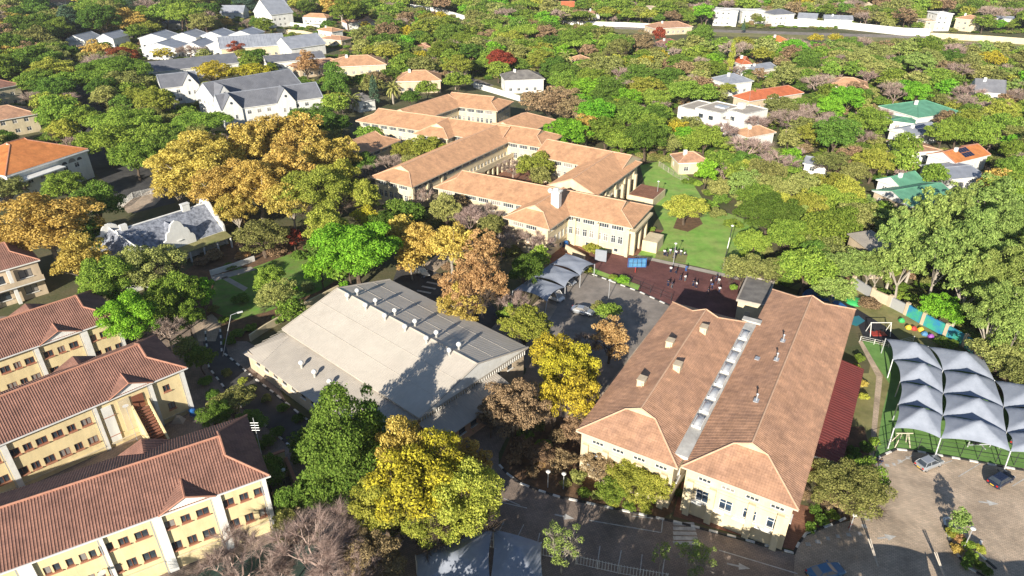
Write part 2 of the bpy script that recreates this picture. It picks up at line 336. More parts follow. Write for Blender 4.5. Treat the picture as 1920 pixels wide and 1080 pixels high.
# painted markings
def stripe(a, b, wd, z=.046, name='road_marking'):
    a = Vector(a); b = Vector(b); d = (b-a).normalized(); n_ = Vector((-d.y, d.x))*wd/2
    return sheet(name, [tuple(a-n_), tuple(b-n_), tuple(b+n_), tuple(a+n_)], z, M['mark'])
def pstripe(a, b, wd, z=.046): return stripe(G(*a), G(*b), wd, z)
for a, b in [((1545,894),(1590,870)),((1683,870),(1712,853)),((1745,878),(1785,864)),((1797,894),(1840,868)),((1898,912),(1950,880)),((928,1012),(945,978)),((965,1018),(982,984)),((1002,1045),(1012,1000)),((1120,1060),(1125,1024)),((1158,1068),(1165,1032)),((1200,1075),(1204,1040)),((1241,1080),(1246,1048))]: pstripe(a, b, .12)
for a, b in [((1105,976),(1240,999)),((1243,972),(1240,999)),((1348,1032),(1495,1076)),((1185,968),(1224,972)),((940,942),(988,953)),((945,935),(975,948))]: pstripe(a, b, .14)
for i in range(5): pstripe((1262, 982+i*9), (1302+2*i, 983+i*9), .55)
for i in range(4): pstripe((800-i*9, 529+i*8), (826-i*9, 534+i*8), .55)
for a, b in [((1835,941),(1852,943)),((1363,1057),(1385,1062)),((1040,965),(1058,969)),((1645,1010),(1662,1008))]:
    p, q = Vector(G(*a)), Vector(G(*b)); d = (q-p).normalized(); n_ = Vector((-d.y, d.x))
    sheet('arrow_marking', [tuple(p-n_*.12), tuple(q-n_*.12), tuple(q-n_*.5), tuple(q+d*1.3), tuple(q+n_*.5), tuple(q+n_*.12), tuple(p+n_*.12)], .046, M['mark'])
for x, y in [(1515,1021),(1533,1016),(1552,1010),(1571,1006),(1591,1003),(1612,1001),(1620,987),(1625,973),(1655,880),(1663,873),(1676,871),(1687,865),(1702,859)]:
    X, Y = G(x, y); s = random.Random(x).uniform(.22, .34); sheet('footprint_marking', [(X-s, Y-.22), (X+s*.9, Y-.3), (X+s, Y+.26), (X-s*.8, Y+.3)], .047, M['mark'])

# ------------------------------------------------------------------ buildings
WINMESH = {}
def window_meshes(w_, h, style):
    key = (round(w_, 1), round(h, 1), style)
    if key in WINMESH: return WINMESH[key]
    w_, h = key[0], key[1]
    fm, gm, n, tr = {'wood': ('wood', 'glass', max(1, round(w_/.65)), 0), 'white': ('whitep', 'glass', max(1, round(w_/.7)), 1 if h > 1.1 else 0), 'strip': ('whitep', 'glass', max(2, round(w_/.55)), 0), 'blue': ('whitep', 'glassblue', 2, 1), 'dark': ('dark', 'glass', max(1, round(w_/.9)), 0)}[style]
    b = MB(); t = .08
    b.box((0, .1, h/2-t/2), (w_, .08, t)); b.box((0, .1, -h/2+t/2), (w_, .08, t))
    for s in (-1, 1): b.box((s*(w_/2-t/2), .1, 0), (t, .08, h-2*t))
    for i in range(1, n): b.box((-w_/2+w_*i/n, .1, 0), (.07, .06, h-2*t))
    if tr: b.box((0, .1, h*.18), (w_-2*t, .055, .06))
    g = MB(); g.box((0, .135, 0), (w_-.04, .02, h-.04))
    s_ = MB(); s_.box((0, -.06, -h/2-.06), (w_+.16, .26, .12))
    WINMESH[key] = (b.mesh('window', M[fm]), g.mesh('pane', M[gm]), s_.mesh('sill', M['sill' if style == 'wood' else 'whitep']))
    return WINMESH[key]
def put_window(root, pos, rz, w_, h, style, sill=True):
    fm, gm, sm = window_meshes(w_, h, style)
    o = link('window', fm, root); o.location = Vector(pos)-Vector(root.location); o.rotation_euler = (0, 0, rz)
    link('pane', gm, o)
    if sill: link('sill', sm, o)
    return o

def wall_face(mb, A, B, z0, z1, holes, depth=.16, nrm=None):
    """vertical wall face A->B with real openings and reveals; holes: (s, z, w, h)"""
    A = Vector(A); B = Vector(B); L = (B-A).length; d = (B-A)/L; n_ = Vector((d.y, -d.x))      # outward when walking counter-clockwise
    hs = [(s-w_/2, s+w_/2, z-h/2, z+h/2) for s, z, w_, h in holes]
    xs = sorted({0.0, L, *[a for q in hs for a in q[:2]]}); zs = sorted({z0, z1, *[a for q in hs for a in q[2:]]})
    P = lambda s, z, off=0.0: (A.x+d.x*s-n_.x*off, A.y+d.y*s-n_.y*off, z)
    for i in range(len(xs)-1):
        for j in range(len(zs)-1):
            cx, cz = (xs[i]+xs[i+1])/2, (zs[j]+zs[j+1])/2
            if any(a < cx < b and c < cz < e for a, b, c, e in hs): continue
            mb.poly([P(xs[i], zs[j]), P(xs[i+1], zs[j]), P(xs[i+1], zs[j+1]), P(xs[i], zs[j+1])])
    for a, b, c, e in hs:
        for (s0, y0), (s1, y1) in (((a, c), (b, c)), ((b, c), (b, e)), ((b, e), (a, e)), ((a, e), (a, c))):
            mb.poly([P(s0, y0), P(s1, y1), P(s1, y1, depth), P(s0, y0, depth)])

def clip_line(poly, o, d):
    ts = []
    n = len(poly)
    for i in range(n):
        a, b = poly[i], poly[(i+1) % n]
        fa = (a[0]-o[0])*d[1]-(a[1]-o[1])*d[0]; fb = (b[0]-o[0])*d[1]-(b[1]-o[1])*d[0]
        if (fa > 0) != (fb > 0):
            k = fa/(fa-fb); p = (a[0]+(b[0]-a[0])*k, a[1]+(b[1]-a[1])*k); ts.append((p[0]-o[0])*d[0]+(p[1]-o[1])*d[1])
    ts.sort(); return list(zip(ts[::2], ts[1::2]))
def ribs(mb, P3, spacing, w_, h):
    """raised tile columns / sheet ribs running down a roof plane"""
    a, b, c = (Vector(P3[0]), Vector(P3[1]), Vector(P3[2])); N = None
    for i in range(len(P3)-2):
        N = (Vector(P3[i+1])-Vector(P3[0])).cross(Vector(P3[i+2])-Vector(P3[0]))
        if N.length > 1e-3: break
    N.normalize()
    if N.z < 0: N = -N
    g = Vector((N.x, N.y)); 
    if g.length < 1e-4: return
    dn = g.normalized(); ct = Vector((-dn.y, dn.x)); slope = g.length/N.z
    poly = [(p[0]*ct.x+p[1]*ct.y, p[0]*dn.x+p[1]*dn.y) for p in P3]
    p0 = P3[0]; q0 = p0[0]*dn.x+p0[1]*dn.y
    Z = lambda t: p0[2]-(t-q0)*slope
    x0 = min(p[0] for p in poly); x1 = max(p[0] for p in poly); n = int((x1-x0)/spacing)
    for i in range(n):
        s = x0+spacing*(i+.5)
        for t0, t1 in clip_line(poly, (s, 0), (0, 1)):
            if t1-t0 < .25: continue
            pts = []
            for t in (t0, t1):
                for ds, dz in ((-w_/2, .0), (0, h), (w_/2, .0)):
                    x = ct*(s+ds)+dn*t; pts.append((x.x, x.y, Z(t)+dz+.005))
            mb.add(pts, [(0, 1, 4, 3), (1, 2, 5, 4), (3, 4, 5), (2, 1, 0)])

class Wing:
    def __init__(s, p0, ang, L, W, ze, rise, k=(.65, .65)):
        s.p0 = p0; s.a = R(ang); s.L = L; s.W = W; s.ze = ze; s.r = rise; s.k = k
        s.c, s.s = math.cos(s.a), math.sin(s.a)
    def pt(s, x, y, z): return (s.p0[0]+x*s.c-y*s.s, s.p0[1]+x*s.s+y*s.c, z)
    def planes(s):
        L, W, ze, r = s.L, s.W, s.ze, s.r; h = W/2; k0, k1 = s.k
        d0 = 0 if k0 is None else k0*h; d1 = 0 if k1 is None else k1*h
        K0 = 0 if k0 is None else k0; K1 = 0 if k1 is None else k1
        zz = lambda k: ze+k*r
        fr = [(0, 0, ze), (L, 0, ze)]
        if k1 is not None and K1 < 1: fr.append((L-d1, K1*h, zz(K1)))
        fr += [(L-d1, h, ze+r), (d0, h, ze+r)]
        if k0 is not None and K0 < 1: fr.append((d0, K0*h, zz(K0)))
        bk = [(x, W-y, z) for x, y, z in fr][::-1]
        pl = [fr, bk]; gab = []
        if k0 is not None: pl.append([(0, W, ze), (0, 0, ze), (d0, K0*h, zz(K0)), (d0, W-K0*h, zz(K0))] if K0 < 1 else [(0, W, ze), (0, 0, ze), (d0, h, ze+r)])
        if k1 is not None: pl.append([(L, 0, ze), (L, W, ze), (L-d1, W-K1*h, zz(K1)), (L-d1, K1*h, zz(K1))] if K1 < 1 else [(L, 0, ze), (L, W, ze), (L-d1, h, ze+r)])
        if K0 < 1: gab.append([(d0+.02, K0*h, zz(K0)), (d0+.02, h, ze+r), (d0+.02, W-K0*h, zz(K0))])
        if K1 < 1: gab.append([(L-d1-.02, W-K1*h, zz(K1)), (L-d1-.02, h, ze+r), (L-d1-.02, K1*h, zz(K1))])
        caps = [((d0, h, ze+r), (L-d1, h, ze+r))]
        if k0 is not None: caps += [((0, 0, ze), (d0, K0*h, zz(K0))), ((0, W, ze), (d0, W-K0*h, zz(K0)))]
        if k1 is not None: caps += [((L, 0, ze), (L-d1, K1*h, zz(K1))), ((L, W, ze), (L-d1, W-K1*h, zz(K1)))]
        for kk, dd, sg in ((k0, d0, 0), (k1, L-d1, 1)):
            if kk is None or kk < 1:
                K = 0 if kk is None else kk
                caps += [((dd, K*h, zz(K)), (dd, h, ze+r)), ((dd, W-K*h, zz(K)), (dd, h, ze+r))]
        return pl, gab, caps
def build_wing(root, wg, roofm, capm, wallm, wins=None, ov=.7, base=0.0, rib=(.34, .2, .055), fascia='whitep', gabm='whitep', capr=.13, walls=True, ribm=None, sides='frbl', plinth=None, sills=True):
    pl, gab, caps = wg.planes(); T = lambda p: wg.pt(*p)
    rb = MB()
    for p in pl: rb.poly([T(q) for q in p])
    roof = part('roof', rb, roofm, root)
    if rib:
        mb = MB()
        for p in pl: ribs(mb, [T(q) for q in p], *rib)
        part('roof_tiles', mb, ribm or roofm, roof, kind='stuff')
    if caps and capr:
        cb = MB()
        for a, b in caps: cb.tube(T((a[0], a[1], a[2]+.03)), T((b[0], b[1], b[2]+.03)), capr, n=6)
        part('ridge_caps', cb, capm, roof, kind='stuff')
    if gab:
        for p in gab: part('gable', MB().poly([T(q) for q in p]), M[gabm], root)
    L, W, ze = wg.L, wg.W, wg.ze; fb = MB(); f = .26
    rect = [(0, 0), (L, 0), (L, W), (0, W)]
    for i in range(4):
        a, b = rect[i], rect[(i+1) % 4]
        fb.poly([T((*a, ze-f)), T((*b, ze-f)), T((*b, ze-.01)), T((*a, ze-.01))])
    fb.poly([T((x, y, ze-f)) for x, y in rect[::-1]])
    part('fascia', fb, M[fascia], root)
    if walls:
        wr = [(ov, ov), (L-ov, ov), (L-ov, W-ov), (ov, W-ov)]; top = ze-f-.005
        wm = MB(); wins = wins or {}
        for i, sd in enumerate('frbl'):
            if sd not in sides: continue
            a = wg.pt(*wr[i], 0)[:2]; b = wg.pt(*wr[(i+1) % 4], 0)[:2]
            wl = wins.get(sd, []); LL = math.dist(a, b)
            wl = [q for q in wl if q[0]-q[2]/2 > .05 and q[0]+q[2]/2 < LL-.05]
            wall_face(wm, a, b, base, top, [q[:4] for q in wl])
            rz = wg.a+R(90)*i; d = ((b[0]-a[0])/LL, (b[1]-a[1])/LL)
            for s_, z, w_, h, st in wl: put_window(root, (a[0]+d[0]*s_, a[1]+d[1]*s_, z), rz, w_, h, st, sills and st != 'strip')
        part('wall', wm, wallm, root)
    return roof
def wbox(root, wg, x, y, z, dx, dy, dz, m, name):
    """box in wing coordinates (x along, y across from the front eave)"""
    c = wg.pt(x, y, z); return part(name, MB().box(c, (dx, dy, dz), wg.a), m, root)

# --- A: three yellow two-storey wings with brown tiled roofs, lower left
def yellow_wing(p1, ang, L, W, ze, wins, pil, ped, pedb, label, ped_w=6.0):
    p0 = (p1[0]-L*math.cos(R(ang)), p1[1]-L*math.sin(R(ang)))
    wg = Wing(p0, ang, L, W, ze, 3.0, (.62, .62))
    root = empty('school_wing', (*p0, 0), label, 'building', 'yellow brick wings with brown tiled roofs')
    wl = [(L-.7-s-.0, z, w_, h, 'wood') for s, z, w_, h in wins]
    wl = [(q[0]-.0, *q[1:]) for q in wl]
    build_wing(root, wg, M['tileA'], M['capA'], M['yellow'], {'f': wl, 'b': [(4+3.2*i, z, 1.3, 1.1, 'wood') for i in range(int((L-8)/3.2)) for z in (ze-2.4, ze-5.9)], 'r': []}, ov=.5, rib=(.30, .19, .07), capr=.16)
    wbox(root, wg, L/2, .38, ze-2.4-3.6+.6-1.9, L-1, .14, .22, M['cream'], 'wall_band')
    for s, w_ in pil:
        wbox(root, wg, L-s, .33, (ze-.3)/2, w_, .3, ze-.36, M['whitep'], 'pilaster')
        wbox(root, wg, L-s-w_/2-.14, .22, (ze-.4)/2, .12, .12, ze-.5, M['steel'], 'downpipe')
    gb = MB(); gb.box(wg.pt(L/2, -.1, ze-.06), (L+.2, .16, .14), wg.a); part('gutter', gb, M['whitep'], root)
    # cross gables on both slopes
    for s in ped:
        h = ped_w/2*3.0/(W/2); a = (L-s-ped_w/2, -.08, ze+.02); b = (L-s+ped_w/2, -.08, ze+.02); c = (L-s, -.08, ze+h); d = (L-s, ped_w/2+.3, ze+h+.0)
        T = lambda p: wg.pt(*p)
        rb = MB().poly([T(a), T(c), T(d)]).poly([T(c), T(b), T(d)]); rf = part('roof', rb, M['tileA'], root)
        mb = MB(); ribs(mb, [T(a), T(c), T(d)], .34, .2, .05); ribs(mb, [T(c), T(b), T(d)], .34, .2, .05); part('roof_tiles', mb, M['tileA'], rf, kind='stuff')
        cb = MB().tube(T(c), T(d), .12); cb.tube(T((a[0], -.15, a[2])), T((c[0], -.15, c[2])), .1); cb.tube(T((b[0], -.15, b[2])), T((c[0], -.15, c[2])), .1); part('ridge_caps', cb, M['capA'], rf, kind='stuff')
        part('pediment', MB().poly([T((a[0]+.2, .1, a[2])), T((b[0]-.2, .1, b[2])), T((c[0], .1, c[2]-.1))]), M['white'], root)
    for s in pedb:
        h = ped_w/2*3.0/(W/2); a = (L-s-ped_w/2, W+.1, ze+.02); b = (L-s+ped_w/2, W+.1, ze+.02); c = (L-s, W+.1, ze+h); d = (L-s, W-ped_w/2-.3, ze+h)
        rb = MB().poly([T2(wg, a), T2(wg, d), T2(wg, c)]).poly([T2(wg, c), T2(wg, d), T2(wg, b)]); rf = part('roof', rb, M['tileA'], root)
        mb = MB(); ribs(mb, [T2(wg, a), T2(wg, d), T2(wg, c)], .34, .2, .05); ribs(mb, [T2(wg, c), T2(wg, d), T2(wg, b)], .34, .2, .05); part('roof_tiles', mb, M['tileA'], rf, kind='stuff')
    return root, wg
def T2(wg, p): return wg.pt(*p)
KA = 68/70.5
def up(s): return s
# distances s are measured from the right-hand corner of the front, as surveyed from the photograph
a1 = [27.7-x for x in (22.68,24.57,26.44,16.02,17.91,19.8,13.17,11.32,9.54)]
w1 = []
for i, s in enumerate(a1): 
    ww = 1.35 if i % 3 != 1 else 1.0
    w1 += [(s*KA, 6.95, ww, 1.15), (s*KA, 3.5, ww, 1.3)]
for x in (8.16,7.21,5.92,4.67,3.79,1.6,.4,-1.4,-3.2,-5,-9,-11,-13): w1 += [((27.7-x)*KA, 6.8, .65, 1.1), ((27.7-x)*KA, 3.5, .65, 1.1)]
A1p = (-29.7*KA, 61.7*KA)
rootA1, wA1 = yellow_wing(A1p, 30.4, 46, 12.7, 9.17, w1, [((27.7-21.4)*KA, .95), ((27.7-14.9)*KA, 1.0), ((27.7-9.2)*KA, .35), ((27.7-2.0)*KA, 1.3), (.75, .5), ((27.7+9)*KA, .4)], [(27.7-18.3)*KA, 30.0], [12.3], 'front yellow wing with brown ribbed roof at the bottom left corner')
KB = 68/69.2
w2 = []
for x, ww in ((23.31,1.3),(20.95,1.0),(12.78,1.3),(9.96,1.3),(8.09,1.0),(6.35,1.3),(4.45,1.3),(2.79,1.0),(1.21,1.3),(-1,1.3),(-3,1.),(-5,1.3),(-9,1.3)):
    w2 += [((24.1-x)*KB, 5.85, ww, 1.15), ((24.1-x)*KB, 2.6, ww, 1.2)]
rootA2, wA2 = yellow_wing((-49.1*KB, 84.0*KB), 44.5, 42, 12.6, 8.1, w2, [((24.1-18.7)*KB, .5), ((24.1-11.2)*KB, .4), ((24.1-.2)*KB, .7), (.75, .5)], [(24.1-16.1)*KB, 31.0], [11.5], 'middle yellow wing with an outside brick stair on its front')
w3 = []
for x, ww in ((16.29,1.3),(14.5,1.0),(12.78,1.3),(10.03,1.3),(8.19,1.),(6.35,1.3),(3.67,1.3),(1.99,1.),(.34,1.3),(-2,1.3),(-4,1.),(-8,1.3)):
    w3 += [((17.6-x)*KB, 5.95, ww, 1.15), ((17.6-x)*KB, 2.8, ww, 1.2)]
rootA3, wA3 = yellow_wing((-66.2*KB, 98.5*KB), 44.8, 36, 13.2, 8.2, w3, [((17.6-11.7)*KB, 1.0), ((17.6-4.8)*KB, .6), (.75, .4)], [(17.6-8.4)*KB], [10.5], 'rear yellow wing behind the other two, its front in part shadow')
# outside stair, entrance door and small canopy of the middle wing
sx = wA2.L-(24.1-16.9)*KB
wbox(rootA2, wA2, wA2.L-7.3, .42, 5.7, 1.5, .12, 2.3, M['wood'], 'door')
wbox(rootA2, wA2, wA2.L-9.1, .40, 4.4, 1.5, .14, 5.4, M['cream'], 'wall_panel')
wbox(rootA2, wA2, wA2.L-11.4, .40, 3.8, 1.3, .14, 6.4, M['white'], 'wall_panel')
for i in range(14):
    wbox(rootA2, wA2, wA2.L-7.2, .1-.36*i, 4.4-.31*i, 1.7, .36, .2, M['brick'], 'step')
for s_ in (-1, 1):
    q = [wA2.pt(wA2.L-7.2+s_*.98, y, z) for y, z in ((.4, 5.5), (-4.9, 1.2), (-4.9, 0), (.4, 0))]
    q2 = [wA2.pt(wA2.L-7.2+s_*1.2, y, z) for y, z in ((.4, 5.5), (-4.9, 1.2), (-4.9, 0), (.4, 0))]
    part('stair_wall', MB().add(q+q2, [(0, 1, 2, 3), (7, 6, 5, 4), (0, 4, 5, 1), (1, 5, 6, 2), (2, 6, 7, 3), (3, 7, 4, 0)]), M['yellow'], rootA2)
# low brick annex and its wall at the right end of the front wing
an = empty('brick_annex', (*wA1.pt(wA1.L+2, 5, 0)[:2], 0), 'low yellow walled yard with a red coping at the end of the front wing', 'wall')
for x, y, dx, dy, hh in ((wA1.L+1.6, 2.6, 3.2, .3, 3.8), (wA1.L+3.2, 5.8, .3, 6.2, 3.2), (wA1.L+1.6, 9, 3.2, .3, 4.4)):
    c = wA1.pt(x, y, hh/2); part('wall', MB().box(c, (dx, dy, hh), wA1.a), M['yellow'], an)
    c = wA1.pt(x, y, hh+.08); part('coping', MB().box(c, (dx+.15, dy+.15, .14), wA1.a), M['sill'], an)
# parapet break with a caged ladder in the rear slope of the front wing
lad = empty('roof_ladder', wA1.pt(14.3, 11.0, 9.4), 'white caged ladder and rail on the rear slope of the front wing', 'ladder')
lb = MB()
for s_ in (-.25, .25): lb.tube(wA1.pt(14.3+s_, 8, 11.9), wA1.pt(14.3+s_, 13, 9.6), .05)
for i in range(12): lb.tube(wA1.pt(14.05, 8+i*.42, 11.9-i*.19), wA1.pt(14.55, 8+i*.42, 11.9-i*.19), .035)
part('ladder_frame', lb, M['steel'], lad)
rl = MB()
for hh in (.5, 1.0): rl.tube(wA1.pt(6, 8.2, 11.6+hh), wA1.pt(14, 8.2, 11.6+hh), .04)
for i in range(5): rl.tube(wA1.pt(6+2*i, 8.2, 11.4), wA1.pt(6+2*i, 8.2, 12.6), .04)
part('handrail', rl, M['steel'], lad)

# corner of a fourth building at the left edge
wgX = Wing(G(-60, 590, 7.5), 44.8, 17, 12, 7.5, 3.0, (.62, .62))
wgX = Wing((G(75, 487, 7.5)[0]-16*math.cos(R(45)), G(75, 487, 7.5)[1]-16*math.sin(R(45))), 45, 16, 12, 7.5, 3, (.62, .62))
rx = empty('school_wing', (*wgX.p0, 0), 'corner of a grey-white building with balconies at the left edge', 'building', 'yellow brick wings with brown tiled roofs')
build_wing(rx, wgX, M['tileA'], M['capA'], M['beige'], {'f': [(3, 5.4, 1.6, 1.2, 'wood'), (8, 5.4, 2, 1.6, 'dark'), (12.5, 5.4, 2.2, 1.6, 'dark'), (3, 2, 1.6, 1.2, 'wood'), (8, 2, 2, 1.6, 'dark'), (12.5, 2, 2.2, 1.6, 'dark')]}, ov=.5)
for s_ in (.8, 5.5, 10.4): wbox(rx, wgX, s_, -.3, 3.6, .6, .6, 7.1, M['whitep'], 'column')
wbox(rx, wgX, 8, -.4, 3.9, 15, 1.6, .3, M['whitep'], 'balcony')
wbox(rx, wgX, 8, -1.2, 4.5, 15, .12, .9, M['beige'], 'parapet')

# --- B: salmon-tiled school complex in the centre
sch = empty('school_building', (-5, 165, 0), 'large cream school with linked salmon tiled wings round a courtyard', 'building')
def strip_wins(L, ze, upper=True, low=True, W=3.4, zlow=3.9, start=.9):
    o = []; s = start+W/2; i = 0
    while s+W/2 < L-.8:
        if upper: o.append((s, ze-1.1, W-.6, 1.1, 'strip'))
        if low: o.append((s-.8, zlow-.35, 1.1, 1.8, 'white')); o.append((s+.8, zlow-.35, 1.1, 1.8, 'white'))
        if low and i % 2: o.append((s, 1.0, 1.0, .9, 'white'))
        s += W; i += 1
    return o
ZE = 7.5
SW = {
 'west_wing': ((-24.6,158.2), 57.3, 50, 14, (.62,None)),
 'north_wing': ((-9.2,199.2), -28.2, 20.6, 13.6, (None,.62)),
 'front_wing': ((-19.4,158.3), -28.2, 51.4, 13.8, (.62,.62)),
 'porch_wing': ((8,133.3), 57.2, 17, 12, (.62,None)),
 'east_wing': ((20.2,152.6), 58.6, 28.5, 13.6, (None,.62)),
 'middle_wing': ((6.0,182.5), -33.2, 26, 14, (None,None)),
 'top_wing': ((-50.3,217.5), -26.2, 52, 14, (.62,None)),
 'top_gable': ((-18.9,197.8), 63.8, 12, 12.5, (.62,None)),
 'back_wing': ((-30.5,216.5), 55.7, 29, 13.8, (None,.62)),
 'back_right_wing': ((-24,237.2), -23, 20.8, 14, (None,.62)),
 'stub_wing': ((3.0,201.5), 56, 20.5, 14, (None,1.0)),
 'shaded_wing': ((-45.7,183.5), 61, 24, 12.8, (1.0,.62)),
}
sw = {}
for k, (p0, a, L, W, kk) in SW.items():
    ze = ZE if k != 'shaded_wing' else 5.2
    wg = Wing(p0, a, L, W, ze, 2.9, kk); sw[k] = wg
    fr = strip_wins(L-1.8, ze, low=k not in ('shaded_wing',)); side = strip_wins(W-1.8, ze, low=k not in ('shaded_wing',))
    build_wing(sch, wg, M['tileB'], M['capB'], M['cream'], {'f': fr, 'r': side, 'l': side, 'b': strip_wins(L-1.8, ze, low=False)}, ov=.9, rib=(.36, .2, .04), capr=.13, fascia='soffit', gabm='cream', sills=False)
    for z in (ze-1.85, 1.9 if ze > 6 else .6): wbox(sch, wg, L/2, .86, z, L-1.7, .12, .16, M['cream'], 'wall_band')
for k, ss in (('front_wing', (31.5, 37.6, 43.2, 50.2)), ('west_wing', (1.2, 7, 13)), ('east_wing', (1.2, 7, 13, 19, 25))):
    for s_ in ss: wbox(sch, sw[k], s_, .72, 3.3, .7, .4, 6.6, M['cream'], 'pilaster')
fw = sw['front_wing']
for y in (2.6, 6.4, 10.6): wbox(sch, fw, fw.L-.5, y, 2.9, 1.1, .8, 5.8, M['cream'], 'column')
wbox(sch, fw, fw.L-.3, 7, 6.0, 1.4, 12.4, .5, M['cream'], 'beam')
# balcony and colonnade of the west wing facing the courtyard
ww_ = sw['west_wing']
for i in range(11): wbox(sch, ww_, 22+2.4*i, -.9, 1.5, .6, .6, 3.0, M['cream'], 'column')
wbox(sch, ww_, 34, -.2, 3.2, 27, 2.2, .35, M['cream'], 'balcony')
wbox(sch, ww_, 34, -1.2, 3.9, 27, .14, 1.0, M['cream'], 'parapet')
ee = sw['east_wing']
for i in range(6): wbox(sch, ee, 3+4.3*i, -.1, 2.7, .8, .6, 5.4, M['cream'], 'column')
# lower terrace block right of the east wing
tb = MB().box(ee.pt(22, -4.5, 1.1), (9, 7, 2.2), ee.a); part('terrace_block', tb, M['cream'], sch)
part('terrace_floor', MB().box(ee.pt(22, -4.5, 2.26), (8.6, 6.6, .1), ee.a), M['paverred'], sch)
# small block at the right end of the front wing
part('side_block', MB().box(fw.pt(fw.L+2.5, 8, 1.3), (3.4, 5, 2.6), fw.a), M['cream'], sch)
# stair on the front
stx = 27.8
for i in range(13): wbox(sch, fw, stx-.0, -.1-.38*i, 3.6-.28*i, 2.4, .38, .18, M['soffit'], 'step')
for s_ in (-1.3, 1.3):
    A = fw.pt(stx+s_, .3, 4.6); B = fw.pt(stx+s_, -5, .9)
    part('handrail', MB().tube(A, B, .05).tube(fw.pt(stx+s_, -2.3, 2.8), fw.pt(stx+s_, -2.3, 1.2), .04).tube(B, (B[0], B[1], 0), .04), M['steel'], sch)
part('door', MB().box(fw.pt(26.2, .86, 4.3), (1.2, .12, 2.1), fw.a), M['glass'], sch)
# chimney
X, Y = G(1043, 374, 10.6)
ch = MB().box((X, Y, 10.7), (1.9, 1.5, 3.6), R(-28)).box((X, Y, 12.6), (2.3, 1.9, .3), R(-28)).box((X, Y, 13.0), (1.0, .8, .6), R(-28)); part('chimney', ch, M['white'], sch)
X, Y = G(1032, 358, 10.5)
ball = MB().lathe((X, Y, 10.3), [(.15, -.4), (.5, -.1), (.65, .3), (.5, .65), (.12, .85)], 12)
tag(part('roof_ventilator', ball, M['whitep'], smooth=True), 'round white ventilator beside the chimney of the salmon roof', 'ventilator')
# --- C: twin tiled halls joined by a glazed gutter
tw = empty('assembly_hall', (26, 75, 0), 'twin long halls with pink tiled roofs and a row of skylights between them', 'building')
cl = Wing((20.3, 62.1), 59.6, 38.6, 13.8, 7.77, 3.1, (.70, .70)); cr = Wing((32.7, 55.5), 59.6, 51.4, 13.8, 7.77, 3.1, (.70, .70))
cw = [(2.35, 6.35, 1.6, .6, 'strip'), (5.2, 6.35, 1.6, .6, 'strip'), (8.1, 6.35, 1.6, .6, 'strip'), (11.0, 6.35, 1.6, .6, 'strip'), (2.4, 3.7, 1.6, 1.9, 'blue'), (5.3, 3.7, 1.6, 1.7, 'blue'), (8.2, 3.7, 1.6, 1.7, 'blue'), (11.0, 3.7, 1.6, 1.7, 'blue')]
sidew = [(3+4*i, 6.75, 1.45, .5, 'strip') for i in range(11)]+[(3+4*i, 3.5, 1.5, 1.6, 'white') for i in range(11)]
for wg in (cl, cr):
    build_wing(tw, wg, M['tileC'], M['capB'], M['cream'], {'l': cw, 'r': cw, 'f': sidew, 'b': sidew}, ov=.6, rib=(.34, .2, .035), capr=.12, fascia='soffit', gabm='beige')
    for z in (5.8, 5.3, 2.2): wbox(tw, wg, .58, wg.W/2, z, .12, wg.W-1.5, .14, M['cream'], 'wall_band')
    for y in (1.6, 4.9, 9.6, 12.4): wbox(tw, wg, .45, y, 2.9, .7, .8, 5.8, M['cream'], 'column')
    for y in (3.2, 5.9, 8.8, 11.6): wbox(tw, wg, .45, y, 2.5, .4, 1.9, .35, M['white'], 'window_ledge')
gut = MB()
gut.box(cr.pt(19.2, 14.25, 8.02), (35.8, 1.7, .5), cr.a); part('box_gutter', gut, M['galv'], tw)
gk = MB().box(cr.pt(37.8, 14.3, 8.35), (1.2, 3.0, .3), cr.a); part('gutter_head', gk, M['galv'], tw)
for i in range(8):
    x = 8.4+3.45*i
    f = wbox(tw, cr, x, 14.25, 8.42, 2.3, 1.2, .4, M['whitep'], 'skylight')
    n_ = 6; db = MB(); rows = []
    for a in range(n_+1):
        for b in range(n_+1):
            u = -1+2*a/n_; v = -1+2*b/n_; p = cr.pt(x+u*1.15, 14.25+v*.52, 8.62+.38*(1-u*u)*(1-v*v)**.7); rows.append(p)
    db.add(rows, [(a*(n_+1)+b, (a+1)*(n_+1)+b, (a+1)*(n_+1)+b+1, a*(n_+1)+b+1) for a in range(n_) for b in range(n_)])
    part('skylight_dome', db, M['skylight'], f, smooth=True)
def on_roof(px_, py_, wg):
    z = 9.3
    for _ in range(8):
        X, Y = G(px_, py_, z); y = -(X-wg.p0[0])*wg.s+(Y-wg.p0[1])*wg.c; h = wg.W/2; z = .5*z+.5*(wg.ze+wg.r*(1-min(1, abs(y-h)/h)))
    return X, Y, z
def chim(px_, py_, wg, lab):
    X, Y, z = on_roof(px_, py_, wg); z += .05; r = empty('roof_vent', (X, Y, z-.6), lab, 'roof vent', 'pale box vents on the left hall roof')
    part('vent_box', MB().box((X, Y, z+.1), (1.25, 1.0, 1.5), wg.a), M['cream'], r)
    part('vent_cap', MB().box((X, Y, z+.92), (1.4, 1.15, .14), wg.a), M['beige'], r)
    part('louvre', MB().box((X-.02, Y-.56, z+.35), (.8, .1, .5), wg.a), M['soffit'], r)
for (x, y), t in zip([(1256,648),(1203,720),(1319,622),(1270,692)], ['upper pale box vent on the left slope', 'lower pale box vent on the left slope', 'upper pale box vent on the right slope', 'lower pale box vent on the right slope']): chim(x, y, cl, t+' of the left tiled hall')
